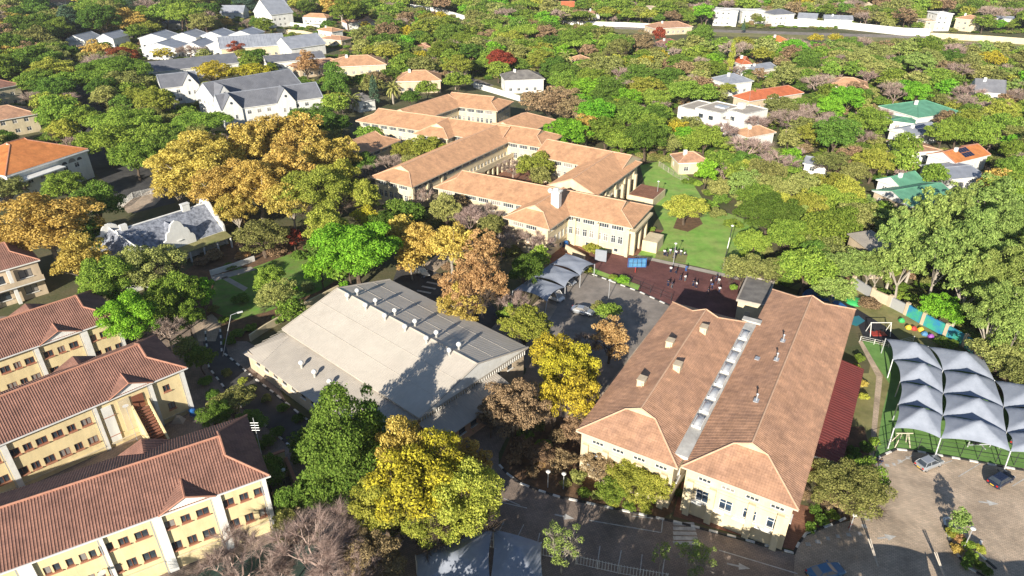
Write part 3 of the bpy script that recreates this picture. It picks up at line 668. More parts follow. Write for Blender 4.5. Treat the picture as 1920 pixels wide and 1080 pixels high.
for k, (x, y) in enumerate([(1468,640),(1456,675),(1420,673),(1418,752)]):
    X, Y, z = on_roof(x, y, cr); z += .1; mb = MB().box((X, Y, z), (.9, .7, .12), cr.a)
    if k != 2: mb.tube((X, Y, z), (X, Y, z+1.0), .1).lathe((X, Y, z+.95), [(.1, 0), (.2, .08), (.05, .25)], 8)
    tag(part('vent_pipe', mb, M['steel']), ['vent pipe nearest the far end of the right hall', 'vent pipe next to the topmost one on the right hall', 'flat white flashing without a pipe on the right hall', 'lowest vent pipe on the right hall, near its front'][k], 'vent pipe')
# red lean-to roof on its right side
lt = empty('lean_to', (*cr.pt(25, -2, 0)[:2], 0), 'low dark red lean-to roof along the right side of the tiled hall', 'lean-to')
a, b, c, d = cr.pt(15.2, .6, 4.1), cr.pt(15.2, -3.5, 3.4), cr.pt(40.5, -3.5, 3.4), cr.pt(40.5, .6, 4.1)
rm = MB().poly([a, b, c, d]).poly([(x, y, z-.15) for x, y, z in (d, c, b, a)]); mb = MB(); ribs(mb, [a, b, c, d], .6, .12, .05)
for p, q in ((a, b), (b, c), (c, d)): rm.poly([(p[0], p[1], p[2]-.15), (q[0], q[1], q[2]-.15), q, p])
rf = part('roof', rm, M['redroof'], lt); part('roof_tiles', mb, M['redroof'], rf, kind='stuff')
part('wall', MB().box(cr.pt(27.8, -1.2, 1.55), (24.6, 3.6, 3.1), cr.a), M['brick'], lt)
part('gutter', MB().box(cr.pt(15.1, -1.5, 3.72), (.18, 4.3, .2), cr.a), M['whitep'], lt)

# --- D: big hall with pale sheet roof
dh = empty('sports_hall', (-20, 93, 0), 'large hall with a pale ribbed sheet roof and white ventilators along its ridge', 'building')
dg = Wing((-38.8, 97.0), -41.5, 34.6, 23.4, 5.6, 3.0, (None, None))
build_wing(dh, dg, M['metal'], M['metal2'], M['beige'], {'r': [(4+3*i, 3.6, 1.2, .8, 'dark') for i in range(6)]}, ov=.5, rib=(.5, .12, .028), capr=.14, fascia='metal2')
lap = MB()
for y in (3.9, 7.8, 15.6, 19.5):
    z = 5.6+3.0*(1-abs(y-11.7)/11.7); lap.tube(dg.pt(.05, y, z+.02), dg.pt(34.5, y, z), .04, n=6)
part('lap_joint', lap, M['metal2'], dh, kind='stuff')
mbw = MB()
for i in range(48):
    y = .6+i*.475; zt = 5.3+3.0*(1-abs(y-11.8)/11.8)
    mbw.box(dg.pt(34.25, y, (4.2+zt)/2), (.1, .14, zt-4.2), dg.a)
part('cladding', mbw, M['whitep'], dh, kind='stuff')
part('gable', MB().poly([dg.pt(34.16, .5, 5.35), dg.pt(34.16, 23.1, 5.35), dg.pt(34.16, 11.7, 8.35)]), M['beige'], dh)
def slab(root, pts, th, m, rib=None, name='roof'):
    rb = MB().poly(pts).poly([(x, y, z-th) for x, y, z in pts[::-1]])
    for i in range(len(pts)):
        p, q = pts[i], pts[(i+1) % len(pts)]; rb.poly([(p[0], p[1], p[2]-th), (q[0], q[1], q[2]-th), q, p])
    o = part(name, rb, m, root)
    if rib: mb = MB(); ribs(mb, pts, *rib); part('roof_tiles', mb, m, o, kind='stuff')
    return o
slab(dh, [dg.pt(3.7, -6.5, 3.7), dg.pt(34, -6.5, 3.7), dg.pt(34, .45, 5.0), dg.pt(1.8, .45, 5.0)], .15, M['metal2'], (.42, .1, .035))
slab(dh, [dg.pt(-2.2, -6.5, 3.1), dg.pt(3.66, -6.5, 3.7), dg.pt(1.76, .45, 5.0), dg.pt(-1.2, .45, 4.2)], .15, M['metal2'], (.42, .1, .035))
slab(dh, [dg.pt(34.3, .0, 4.5), dg.pt(38.6, -.2, 3.5), dg.pt(38.6, 16, 3.5), dg.pt(34.3, 16, 4.5)], .15, M['metal2'], (.42, .1, .035))
wm = MB(); P = [dg.pt(-1.6, -5.9, 0)[:2], dg.pt(33.5, -5.9, 0)[:2]]
wl = [(3+2.6*i, 2.5, 1.2, .9, 'dark') for i in range(12)]
wall_face(wm, P[0], P[1], 0, 3.5, [q[:4] for q in wl])
for q in wl:
    c = dg.pt(-1.6+q[0], -5.9, q[1]); put_window(dh, c, dg.a, q[2], q[3], q[4])
wall_face(wm, P[1], dg.pt(33.5, .4, 0)[:2], 0, 3.5, []); wall_face(wm, dg.pt(-1.6, .4, 0)[:2], P[0], 0, 3.0, [])
part('wall', wm, M['beige'], dh)
wm = MB(); wl = [(2+2.4*i, 2.3, 1.3, 1.2, 'dark') for i in range(6)]
wall_face(wm, dg.pt(38, .4, 0)[:2], dg.pt(38, 15.5, 0)[:2], 0, 3.4, [q[:4] for q in wl])
for q in wl: put_window(dh, dg.pt(38, .4+q[0], q[1]), dg.a+R(90), q[2], q[3], q[4])
wall_face(wm, dg.pt(34.1, .4, 0)[:2], dg.pt(38, .4, 0)[:2], 0, 3.4, []); wall_face(wm, dg.pt(38, 15.5, 0)[:2], dg.pt(34.1, 15.5, 0)[:2], 0, 3.4, [])
part('wall', wm, M['pinkwall'], dh)
VENT = MB().lathe((0, 0, 0), [(.2, -.9), (.2, 0), (.32, .06), (.42, .28), (.38, .5), (.22, .66), (.05, .72)], 12)
vm = VENT.mesh('ridge_ventilator', M['whitep'], smooth=True)
words = ['first', 'second', 'third', 'fourth', 'fifth', 'sixth', 'seventh', 'eighth', 'ninth', 'tenth']
def ordw(i): return words[i] if i < 10 else ['eleventh', 'twelfth', 'thirteenth', 'fourteenth', 'fifteenth', 'sixteenth', 'seventeenth', 'eighteenth', 'nineteenth', 'twentieth'][i-10] if i < 20 else ('twenty-'+words[i-20] if i < 30 else 'thirty-'+words[i-30] if i < 40 else 'outer')
for i in range(6):
    for j, y in enumerate((10.75, 12.85)):
        o = link('ridge_ventilator', vm); o.location = dg.pt(4.3+5.05*i, y, 8.95)
        tag(o, '%s white ball ventilator from the back, %s side of the pale hall ridge' % (words[i], ('left', 'right')[j]), 'ventilator', 'white ventilators on the pale hall ridge')
for i, (x, y) in enumerate([(565,683),(589.5,700),(618,718)]):
    o = link('roof_ventilator', vm); X, Y = G(x, y, 5.0); o.location = (X, Y, 5.0)
    tag(o, ['upper', 'middle', 'lower'][i]+' small white ventilator on the low lean-to roof of the pale hall', 'ventilator')

# small flat-roofed kiosk beside the court
kk = Wing((46.2, 106.8), 63, 10.4, 5.2, 4.3, 0, (None, None))
kb = empty('store_room', (*kk.p0, 0), 'small cream store with a dark flat roof beside the maroon court', 'building')
part('wall', MB().box(kk.pt(5.2, 2.6, 2.0), (9.8, 4.6, 4.0), kk.a), M['cream'], kb)
part('roof', MB().box(kk.pt(5.2, 2.6, 4.12), (10.0, 4.8, .2), kk.a), M['flatroof'], kb)
for x, y, dx, dy in ((5.2, .1, 10.4, .3), (5.2, 5.1, 10.4, .3), (.1, 2.6, .3, 4.7), (10.3, 2.6, .3, 4.7)): part('parapet', MB().box(kk.pt(x, y, 4.2), (dx, dy, .5), kk.a), M['concrete'], kb)
part('door', MB().box(kk.pt(.24, 2.9, 1.1), (.12, 1.0, 2.1), kk.a), M['soffit'], kb)
rail = empty('railing', kk.pt(-1.4, 3, 0), 'dark steel handrail in front of the small cream store', 'railing'); rm = MB()
for z in (.5, 1.0): rm.tube(kk.pt(-1.5, -2, z), kk.pt(-1.5, 5.4, z), .04); rm.tube(kk.pt(-1.5, -2, z), kk.pt(1.5, -2, z), .04)
part('handrail', rm, M['dark'], rail)
for i in range(6): part('post', MB().tube(kk.pt(-1.5, -2+1.48*i, 0), kk.pt(-1.5, -2+1.48*i, 1.05), .04), M['dark'], rail)

# --- E: gabled white Cape house
ce = empty('gabled_house', (-75, 135, 0), 'white house with curly Cape gables and weathered grey roof among trees', 'building')
def cape_gable(root, c, ang, W, ze, rise, th=.45, name='gable'):
    """white gable wall with a curly outline standing above the roof"""
    h = W/2; pr = [(h, 0), (h, ze+rise*.26), (h*.90, ze+rise*.40), (h*.76, ze+rise*.43), (h*.73, ze+rise*.58), (h*.62, ze+rise*.76), (h*.46, ze+rise*.80), (h*.40, ze+rise*.93), (h*.30, ze+rise*1.10), (h*.15, ze+rise*1.2), (0, ze+rise*1.24)]
    out = pr+[(-x, z) for x, z in pr[-2::-1]]
    ca, sa = math.cos(ang), math.sin(ang); mb = MB(); n = len(out)
    vs = [(c[0]+x*ca+t*-sa, c[1]+x*sa+t*ca, z) for t in (-th/2, th/2) for x, z in out]
    mb.add(vs, [tuple(range(n-1, -1, -1)), tuple(range(n, 2*n))]+[(i, (i+1) % n, n+(i+1) % n, n+i) for i in range(n)])
    return part(name, mb, M['white'], root)
em = Wing((-78.3, 126.7), 50, 20, 12.5, 3.4, 5.0, (None, None)); el = Wing((-70.5, 125.5), 138, 17, 9, 3.2, 4.6, (None, None))
for wg, ws in ((em, {'f': [(4+3.5*i, 1.8, 1.1, 1.4, 'white') for i in range(5)]}), (el, {'l': [(2.3, 1.8, 1.1, 1.4, 'white'), (6, 1.8, 1.1, 1.4, 'white')]})):
    build_wing(ce, wg, M['thatch'], M['whitep'], M['white'], ws, ov=.3, rib=None, capr=.16)
for wg, xs in ((em, (19.9,)), (el, (.1, 16.9))):
    for x in xs: c = wg.pt(x, wg.W/2, 0); cape_gable(ce, c, wg.a+R(90), wg.W+.4, wg.ze, wg.r)
c = em.pt(9.6, -.1, 0); cape_gable(ce, c, em.a, 7.0, 3.6, 4.6)
put_window(ce, em.pt(9.6, -.36, 5.4), em.a, .9, 1.2, 'white')
# the dormer roof behind the front gable, chimney and veranda
T = lambda p: em.pt(*p)
rb = MB().poly([T((6.6, .1, 3.7)), T((9.6, .1, 7.7)), T((9.6, 6.0, 7.7)), T((6.6, 1.2, 3.7))]).poly([T((9.6, .1, 7.7)), T((12.6, .1, 3.7)), T((12.6, 1.2, 3.7)), T((9.6, 6.0, 7.7))]); part('roof', rb, M['thatch'], ce)
part('chimney', MB().box(em.pt(15.2, 6.25, 8.6), (1.7, .9, 2.0), em.a).box(em.pt(15.2, 6.25, 9.7), (1.9, 1.1, .2), em.a), M['white'], ce)
part('chimney', MB().box(em.pt(1.6, 6.25, 8.4), (1.4, .9, 1.8), em.a), M['white'], ce)
slab(ce, [em.pt(6.5, -2.9, 2.7), em.pt(20, -2.9, 2.7), em.pt(20, .3, 3.35), em.pt(6.5, .3, 3.35)], .12, M['drygrass'])
for i in range(5): part('column', MB().tube(em.pt(6.9+3.2*i, -2.6, 0), em.pt(6.9+3.2*i, -2.6, 2.65), .22, n=8), M['white'], ce)

# --- houses placed by their front eave corners
def house(label, a, b, ze, W, rise, k, roofm, wallm, name='house', gf=False, rib=None, cap=None, group=None, sty='white', org=None, ov=.5, rows=None):
    p = G(*a, ze); q = G(*b, ze); L = math.dist(p, q); ang = math.degrees(math.atan2(q[1]-p[1], q[0]-p[0]))
    if gf: wg = Wing(q, ang+90, W, L, ze, rise, (k, k))
    else: wg = Wing(p, ang, L, W, ze, rise, (k, k))
    root = empty(name, (*wg.p0, 0), label, 'house' if name == 'house' else 'building', group)
    zs = rows or ([1.6] if ze < 5.5 else [1.6, 4.7] if ze < 8 else [1.7, 4.9, 7.6])
    mk = lambda LL: [(2.2+3.4*i, z, 1.4, 1.3, sty) for i in range(int((LL-2)/3.4)) for z in zs if z+.8 < ze-.3]
    build_wing(root, wg, M[roofm], M[cap or ('capB' if roofm in ('tileB', 'tileC') else 'capA' if roofm in ('tileA', 'tileO', 'tileR') else roofm)], M[wallm], {'f': mk(wg.L-1), 'l': mk(wg.W-1), 'r': mk(wg.W-1)}, ov=ov, rib=rib, sills=False, capr=.15)
    if name == 'house' and rise > 1.2 and (len(label)*7) % 3: part('chimney', MB().box(wg.pt(wg.L*.3, W*.42 if not gf else wg.W*.42, ze+rise), (1.0, .7, 1.5), wg.a), M['white'], root)
    return root, wg
fo, fw_ = house('grand white house with an orange hipped roof and arched windows', (10,330), (165,279), 8.2, 21, 4.6, .9, 'tileO', 'white', rib=(.36, .2, .05), ov=.3)
for k in range(3):     # arched window heads on the front
    c = fw_.pt(fw_.L-3.2-2.3*k, .26, 6.0); mb = MB(); ca, sa = math.cos(fw_.a), math.sin(fw_.a)
    r = .8 if k != 1 else 1.1; mb.add([(c[0], c[1], c[2])]+[(c[0]+r*math.cos(t)*ca+.03*sa, c[1]+r*math.cos(t)*sa-.03*ca, c[2]+r*math.sin(t)) for t in [math.pi*i/8 for i in range(9)]], [(0, i, i+1) for i in range(1, 9)]); part('fanlight', mb, M['glass'], fo)
part('cornice', MB().box(fw_.pt(fw_.L/2, -.1, 7.75), (fw_.L, .4, .3), fw_.a), M['white'], fo)
slab(fo, [fw_.pt(2, -3, 6.6), fw_.pt(14, -3, 6.6), fw_.pt(14, .2, 6.6), fw_.pt(2, .2, 6.6)], .3, M['white'], name='terrace')
house('cream house with a red-brown roof above the grand orange one', (-60,236), (72,213), 6, 13, 3, 1, 'tileC', 'cream', rib=(.36, .2, .05))
house('two-storey cream house with brown roof at the upper left edge', (-70,178), (40,158), 7.5, 14, 3, 1, 'tileA', 'cream', rib=(.36, .2, .05))
# grey-roofed white school
g1, gw1 = house('long white school wing with grey sheet roof and pointed gables', (415,208), (606,182), 6.5, 13, 4.2, None, 'slate', 'white', name='school_wing', rib=(.6, .08, .05), cap='slatelight', ov=.3)
g2, gw2 = house('broad white school wing with grey roof behind the gabled one', (405,190), (568,160), 7, 17, 5, None, 'slate', 'white', name='school_wing', rib=(.6, .08, .05), cap='slatelight', ov=.3)
g3, gw3 = house('shorter white school wing with grey roof at the left', (302,166), (375,158), 6.5, 12, 4, None, 'slate', 'white', name='school_wing', rib=(.6, .08, .05), cap='slatelight', ov=.3)
def cross_gable(root, wg, x, W, rise, dep, z=None, out=.5):
    ze = z or wg.ze; T = lambda p: wg.pt(*p); a, b, c = (x-W/2, -out, ze), (x+W/2, -out, ze), (x, -out, ze+rise)
    part('roof', MB().poly([T(a), T(c), T((x, dep, ze+rise)), T((x-W/2, dep*.1, ze))][::-1]).poly([T(c), T(b), T((x+W/2, dep*.1, ze)), T((x, dep, ze+rise))][::-1]), M['slate'], root)
    wm = MB().poly([T((x-W/2+.2, -out+.15, 0)), T((x+W/2-.2, -out+.15, 0)), T((x+W/2-.2, -out+.15, ze)), T((x, -out+.15, ze+rise-.15)), T((x-W/2+.2, -out+.15, ze))])
    for sx in (x-W/2+.2, x+W/2-.2): wm.poly([T((sx, -out+.15, 0)), T((sx, .4, 0)), T((sx, .4, ze)), T((sx, -out+.15, ze))])
    part('gable', wm, M['white'], root)
    put_window(root, T((x-1, -out+.0, 3.9)), wg.a, .8, 1.5, 'white', False); put_window(root, T((x+1, -out+.0, 3.9)), wg.a, .8, 1.5, 'white', False)
    c = T((x, -out+.1, ze+rise*.45)); part('round_window', MB().lathe((0, 0, 0), [(.4, 0), (.4, .1)], 12).mesh and MB().tube((c[0], c[1], c[2]), (c[0]+.12*math.sin(wg.a), c[1]-.12*math.cos(wg.a), c[2]), .42, n=12), M['glass'], root)
cross_gable(g1, gw1, gw1.L*.10, 7, 5, 6); cross_gable(g1, gw1, gw1.L*.62, 7, 5, 6); cross_gable(g3, gw3, gw3.L*.75, 6.5, 4.6, 5.5)
cross_gable(g2, gw2, 3.5, 7.5, 5.2, 7)
house('long low grey roof behind the yellow trees', (262,138), (450,117), 5, 15, 3, None, 'slate', 'white', name='school_wing', rib=(.6, .08, .05))
house('pale ribbed gable roof of a hall beyond the townhouses', (412,92), (535,84), 5.5, 17, 4.5, None, 'slatelight', 'cream', name='hall', rib=(1.6, .3, .12))
house('grey gable roof right of the pale ribbed hall', (545,92), (612,82), 5, 16, 4.5, None, 'slatelight', 'white', name='hall', rib=(.6, .08, .05))
house('low dark grey roof in front of the pale ribbed hall', (500,118), (610,108), 4, 13, 2, None, 'slate', 'white', name='hall', rib=(.6, .08, .05))
house('low shaded roof at the foot of the rust brown tree', (560,131), (655,118), 4, 13, 2, 1, 'tileC', 'beige', name='hall')
for i, (x0, x1, y) in enumerate([(122,158,75),(180,212,72),(258,313,72),(318,368,70),(373,420,68),(428,476,66),(262,330,90),(342,378,88),(384,432,86)]):
    lab = ['small white house with grey roof at the left end of the row', 'white house with grey roof half hidden by trees', 'back row townhouse with grey gable roof, leftmost', 'back row townhouse with grey gable roof, second from left', 'back row townhouse with grey gable roof, third from left', 'back row townhouse with grey gable roof, rightmost', 'front row townhouse with grey gable roof, leftmost', 'front row townhouse with grey gable roof, middle', 'front row townhouse with grey gable roof, rightmost'][i]
    house(lab, (x0, y), (x1, y+1), 5.6, 14, 2.4, None, 'slatelight', 'white', name='townhouse', gf=True, group='white townhouses with grey roofs', sty='dark')
house('tall white chapel with a steep pointed gable at the top', (474,22), (508,28), 8, 16, 8, None, 'slatelight', 'white', name='chapel', gf=True)
house('long white hall with a pale roof left of the chapel', (412,24), (456,24), 4, 12, 4, None, 'slatelight', 'white', name='hall')
FAR = [
 ('white house with a pale hipped roof left of the purple-brown tree', (946,151), (1022,148), 5.5, 12, 2.6, 1, 'flatroof', 'white'),
 ('two-storey cream house with tan hipped roof behind palms', (620,126), (725,121), 7.5, 15, 3, 1, 'tileB', 'cream'),
 ('tan hipped roof among trees just above the school', (742,153), (828,151), 5, 13, 3, 1, 'tileB', 'beige'),
 ('grey roof with a white wall in the trees, upper left of the school', (672,192), (706,186), 4, 9, 2, 1, 'flatroof', 'white'),
 ('long house with a bright red roof', (1405,190), (1508,174), 4.5, 9, 2.4, 1, 'tileR', 'beige'),
 ('white house with a grey roof left of the red-roofed one', (1366,158), (1414,152), 5, 12, 2.5, 1, 'slatelight', 'white'),
 ('narrow white house with a small red roof beside the cypress', (1391,121), (1411,120), 6, 9, 2.5, 1, 'tileR', 'white'),
 ('long pale grey roof right of the cypress', (1412,134), (1458,126), 3.5, 9, 1.5, None, 'slatelight', 'white'),
 ('tan-roofed cream house among trees, right of the red-roofed one', (1552,160), (1630,166), 4.5, 12, 2.5, 1, 'tileB', 'cream'),
 ('white gabled house with dark grey roof near the right edge', (1828,172), (1886,176), 5, 10, 4, None, 'slate', 'white'),
 ('large green-roofed white house on the right', (1722,221), (1802,210), 4.5, 17, 3, 1, 'greenroof', 'white'),
 ('low white house in front of the large green roof', (1668,226), (1716,232), 3.5, 8, .6, 1, 'greenroof', 'white'),
 ('grey-roofed house below the large green roof', (1712,256), (1768,244), 4, 9, 1.5, None, 'slatelight', 'white'),
 ('flat brown-roofed house right of the bushy green trees', (1712,286), (1768,282), 3.5, 12, .8, 1, 'tileC', 'white'),
 ('white house with an orange-brown roof at the right', (1792,306), (1858,290), 4.5, 9, 2, None, 'tileO', 'white'),
 ('long white-walled roof below the orange-brown one', (1786,336), (1850,330), 4, 12, 1, None, 'slatelight', 'white'),
 ('small green roof, upper of the two at the right', (1692,354), (1737,343), 3.5, 8, 2, None, 'greenroof', 'white'),
 ('shaded green roof, lower of the two at the right', (1706,388), (1798,372), 3.5, 12, 2, None, 'greenroof', 'beige'),
 ('low white house with tiled roof under the flat-roofed villa', (1402,258), (1456,248), 3.8, 8, 1.8, 1, 'tileB', 'white'),
 ('brown-roofed cottage left of the bare trees', (1272,306), (1332,304), 3.6, 8, 2, 1, 'tileC', 'cream'),
 ('small grey-roofed cottage under the bare trees', (1505,306), (1552,314), 3, 7, 1.2, None, 'slatelight', 'white'),
 ('orange-tiled house in the far trees', (1450,80), (1484,78), 4, 10, 2.5, 1, 'tileO', 'cream'),
 ('wide pinkish roof near the white boundary wall', (1228,54), (1300,50), 4, 14, 2.5, 1, 'tileC', 'beige'),
 ('dark red roof right of the rust red tree', (1246,88), (1280,82), 4, 10, 2.5, 1, 'tileA', 'white'),
 ('white villa with stepped flat roofs at the top edge', (1338,20), (1385,22), 9, 18, .4, 1, 'white', 'white'),
 ('white villa right of the stepped one at the top edge', (1392,22), (1440,22), 7.5, 16, .4, 1, 'white', 'white'),
 ('white villa with a dark roof at the top', (1452,28), (1492,26), 7, 13, 2.5, 1, 'slate', 'white'),
 ('white house at the end of the white villas', (1495,34), (1532,36), 5, 12, 2.5, None, 'slatelight', 'white'),
 ('row house with grey roof beyond the white wall', (1545,36), (1600,38), 4, 10, 2, None, 'slatelight', 'white'),
 ('beige mansion, its tall white middle block', (1758,26), (1790,26), 10, 12, .4, 1, 'white', 'white'),
 ('beige mansion, its left wing', (1736,40), (1757,40), 6, 12, .4, 1, 'beige', 'cream'),
 ('beige mansion, its right wing with balconies', (1791,34), (1832,38), 7, 12, 2, 1, 'tileB', 'cream'),
 ('white house at the upper right corner', (1868,34), (1902,36), 4, 9, 1, None, 'slatelight', 'white'),
 ('white pavilion on the far hill', (1622,12), (1644,12), 6, 10, 2, 1, 'beige', 'white'),
 ('red-roofed house at the top left of centre', (650,44), (674,42), 4, 10, 2.5, 1, 'tileC', 'white'),
 ('second red-roofed house beside it', (682,42), (706,40), 4, 10, 2.5, 1, 'tileC', 'white'),
 ('pink roofed house above the long garden walls', (565,32), (612,34), 4, 9, 2, 1, 'tileB', 'white'),
 ('white house at the end of the long garden walls', (594,56), (622,60), 4, 9, 1.5, 1, 'tileB', 'white'),
 ('low pink house right of the white one', (600,72), (640,76), 3.5, 9, 1.5, 1, 'tileC', 'cream'),
 ('white house with a red roof at the top centre', (1052,14), (1078,14), 5, 10, 3.5, None, 'tileR', 'white'),
 ('pale villa left of the white villas at the top', (1198,16), (1240,16), 7, 12, 1, 1, 'beige', 'cream'),
 ('low house with a pink roof beside the thin cypress', (1100,26), (1126,26), 4, 10, 2, 1, 'tileC', 'white'),
 ('pale-roofed bungalow behind the palm', (1083,116), (1113,112), 4, 9, 2, 1, 'tileB', 'beige'),
 ('house roof in the trees above the white house', (790,92), (812,90), 4, 9, 2, 1, 'tileC', 'beige'),
 ('dark pitched roof at the top left', (300,44), (340,44), 4, 9, 2, 1, 'slate', 'white'),
 ('house with grey roof at the far top', (505,6), (535,6), 6, 12, 2, 1, 'slate', 'white'),
 ('white house with pale roof at the far top left', (85,4), (125,4), 5, 12, 3, 1, 'tileB', 'white')]
FW = {}
for it in FAR:
    r_, wg_ = house(*it); FW[it[0]] = (r_, wg_)
for key, n in (('grey-roofed house below the large green roof', 5), ('white house with an orange-brown roof at the right', 4)):
    r_, wg_ = FW[key]
    for i in range(n):
        for j in range(2):
            T = lambda p: wg_.pt(*p); x = wg_.L*.35+i*1.15; y0 = 1.0+j*1.75; z = lambda y: wg_.ze+wg_.r*y/(wg_.W/2)+.08
            part('solar_panel', MB().poly([T((x, y0, z(y0))), T((x+1.05, y0, z(y0))), T((x+1.05, y0+1.6, z(y0+1.6))), T((x, y0+1.6, z(y0+1.6)))]), M['solar'], r_)
# the flat-roofed white villa
vl = empty('villa', (*G(1335, 232), 0), 'large white villa with flat roofs in the trees right of centre', 'house')
def vbox(a, b, W, h, wins=True):
    p, q = G(*a, h), G(*b, h); L = math.dist(p, q); an_ = math.atan2(q[1]-p[1], q[0]-p[0]); wg = Wing(p, math.degrees(an_), L, W, h, 0, (None, None)); wm = MB()
    rect = [(0, 0), (L, 0), (L, W), (0, W)]
    for i in range(4):
        A = wg.pt(*rect[i], 0)[:2]; B = wg.pt(*rect[(i+1) % 4], 0)[:2]; LL = math.dist(A, B)
        wl = [(2.5+4*j, z, 1.8, 1.4, 'dark') for j in range(int((LL-2)/4)) for z in ((1.8, 5.0) if h > 6.4 else (1.8,))] if i in (0, 1, 3) else []
        wall_face(wm, A, B, 0, h, [w_[:4] for w_ in wl]); d = ((B[0]-A[0])/LL, (B[1]-A[1])/LL)
        for w_ in wl: put_window(vl, (A[0]+d[0]*w_[0], A[1]+d[1]*w_[0], w_[1]), wg.a+R(90)*i, *w_[2:], False)
    part('wall', wm, M['white'], vl)
    part('roof', MB().poly([wg.pt(.25, .25, h-.3), wg.pt(L-.25, .25, h-.3), wg.pt(L-.25, W-.25, h-.3), wg.pt(.25, W-.25, h-.3)]), M['concrete'], vl)
    for x, y, dx, dy in ((L/2, .12, L, .24), (L/2, W-.12, L, .24), (.12, W/2, .24, W-.5), (L-.12, W/2, .24, W-.5)): part('parapet', MB().box(wg.pt(x, y, h-.13), (dx, dy, .3), wg.a), M['white'], vl)
    return wg
vbox((1272,199), (1304,206), 13, 5.8); v2 = vbox((1304,201), (1352,212), 13, 7.4); vbox((1364,205), (1398,214), 12, 7.6); vbox((1353,224), (1364,226), 8, 5.0)
part('skylight', MB().box(v2.pt(6, 7, 7.5), (4, 3, .6), v2.a), M['skylight'], vl); part('chimney', MB().box(v2.pt(11, 11, 8.2), (2, 2, 1.8), v2.a), M['white'], vl)

sh = empty('pale_roof_shed', (*G(1612, 470), 0), 'pale flat roof showing between the trees left of the gum trees', 'shed')
a_, b_ = G(1588, 438, 6), G(1640, 478, 6); dx_, dy_ = b_[0]-a_[0], b_[1]-a_[1]; L_ = math.hypot(dx_, dy_); n_x, n_y = -dy_/L_*-5.5, dx_/L_*-5.5
slab(sh, [(a_[0], a_[1], 6), (a_[0]-n_x*-.0, a_[1], 6.001), (b_[0], b_[1], 6), (b_[0]-n_x, b_[1]-n_y, 6.6), (a_[0]-n_x, a_[1]-n_y, 6.6)][0:1]+[(b_[0], b_[1], 6), (b_[0]-n_x, b_[1]-n_y, 6.6), (a_[0]-n_x, a_[1]-n_y, 6.6)], .15, M['concrete'])
part('wall', MB().box(((a_[0]+b_[0])/2-n_x/2, (a_[1]+b_[1])/2-n_y/2, 2.9), (L_-1, 4.6, 5.6), math.atan2(dy_, dx_)), M['beige'], sh)
# long boundary walls, built in bays
def bwall(path, h, m, label, name='boundary_wall', bay=4.0, th=.35, pil=None, cop=None, panm=None, grp=None):
    r = empty(name, (*path[0], 0), label, 'wall', grp); k = 0
    for a, b in zip(path, path[1:]):
        L = math.dist(a, b); n = max(1, round(L/bay)); an_ = math.atan2(b[1]-a[1], b[0]-a[0])
        for i in range(n):
            f = (i+.5)/n; c = (a[0]+(b[0]-a[0])*f, a[1]+(b[1]-a[1])*f)
            part('wall_panel', MB().box((*c, h/2), (L/n-(.3 if pil else .02), th, h), an_), (panm[k % len(panm)] if panm else m), r)
            if cop: part('coping', MB().box((*c, h+.06), (L/n-(.32 if pil else .02), th+.12, .12), an_), cop, r)
            if pil:
                e = (a[0]+(b[0]-a[0])*i/n, a[1]+(b[1]-a[1])*i/n); part('pillar', MB().box((*e, (h+.35)/2), (.6, .6, h+.35), an_), pil, r)
            k += 1
    return r
bwall(px([(1448,47),(1580,54),(1690,66),(1742,68)]), 4.2, M['whitep'], 'long white boundary wall along the far road', bay=9)
bwall(px([(1742,72),(1852,78),(1930,84)]), 3.2, M['cream'], 'cream boundary wall below the beige mansion', bay=9)
bwall(px([(1048,46),(1100,48),(1170,50),(1290,56)]), 2.6, M['whitep'], 'low white wall across the far trees', bay=9)
bwall(px([(770,16),(826,24),(872,38)]), 3, M['whitep'], 'white wall running down behind the trees at the top', bay=8)
bwall(px([(520,62),(570,66),(620,78),(640,84)]), 2.6, M['cream'], 'pale garden wall beside the white house at the top', bay=6)
bwall(px([(540,48),(575,52),(600,54)]), 2.2, M['whitep'], 'upper pale garden wall at the top', bay=6)
bwall(px([(888,164),(930,176),(975,190)]), 2.2, M['white'], 'white garden wall below the white house', bay=5)
bwall(px([(1340,205),(1410,215),(1445,222)]), 2.2, M['beige'], 'beige garden wall right of the white villa', bay=5)
bwall([(69.5,121.8),(71.2,116.9),(73.2,114.0),(74.8,110.8)], 2.1, M['beige'], 'beige end of the playground wall', bay=3.6, pil=M['beige'], panm=[M['steel'], M['beige']])
bwall([(74.8,110.8),(76.2,107.4),(78.2,103.4),(79.6,100.0),(80.6,96.2)], 2.3, M['mural'], 'playground wall painted with a blue and green landscape', bay=3.9, pil=M['beige'], panm=[M['mural']])
bwall([(80.8,94.5),(82.5,88),(85.3,80),(90,70)], 2.0, M['teal'], 'teal painted wall behind the shade sails', bay=4, pil=M['beige'], panm=[M['teal'], M['mural']])
bwall(px([(470,640),(500,620),(560,585),(636,546)]), 1.4, M['cream'], 'low garden wall behind the pale hall', bay=3, th=.3)
bwall(px([(395,517),(440,503),(478,489)]), 1.2, M['whitep'], 'low white wall in front of the gabled house', bay=3, th=.3)
bwall(px([(1060,470),(1096,490)]), 1.5, M['cream'], 'cream wall behind the carport', bay=3)
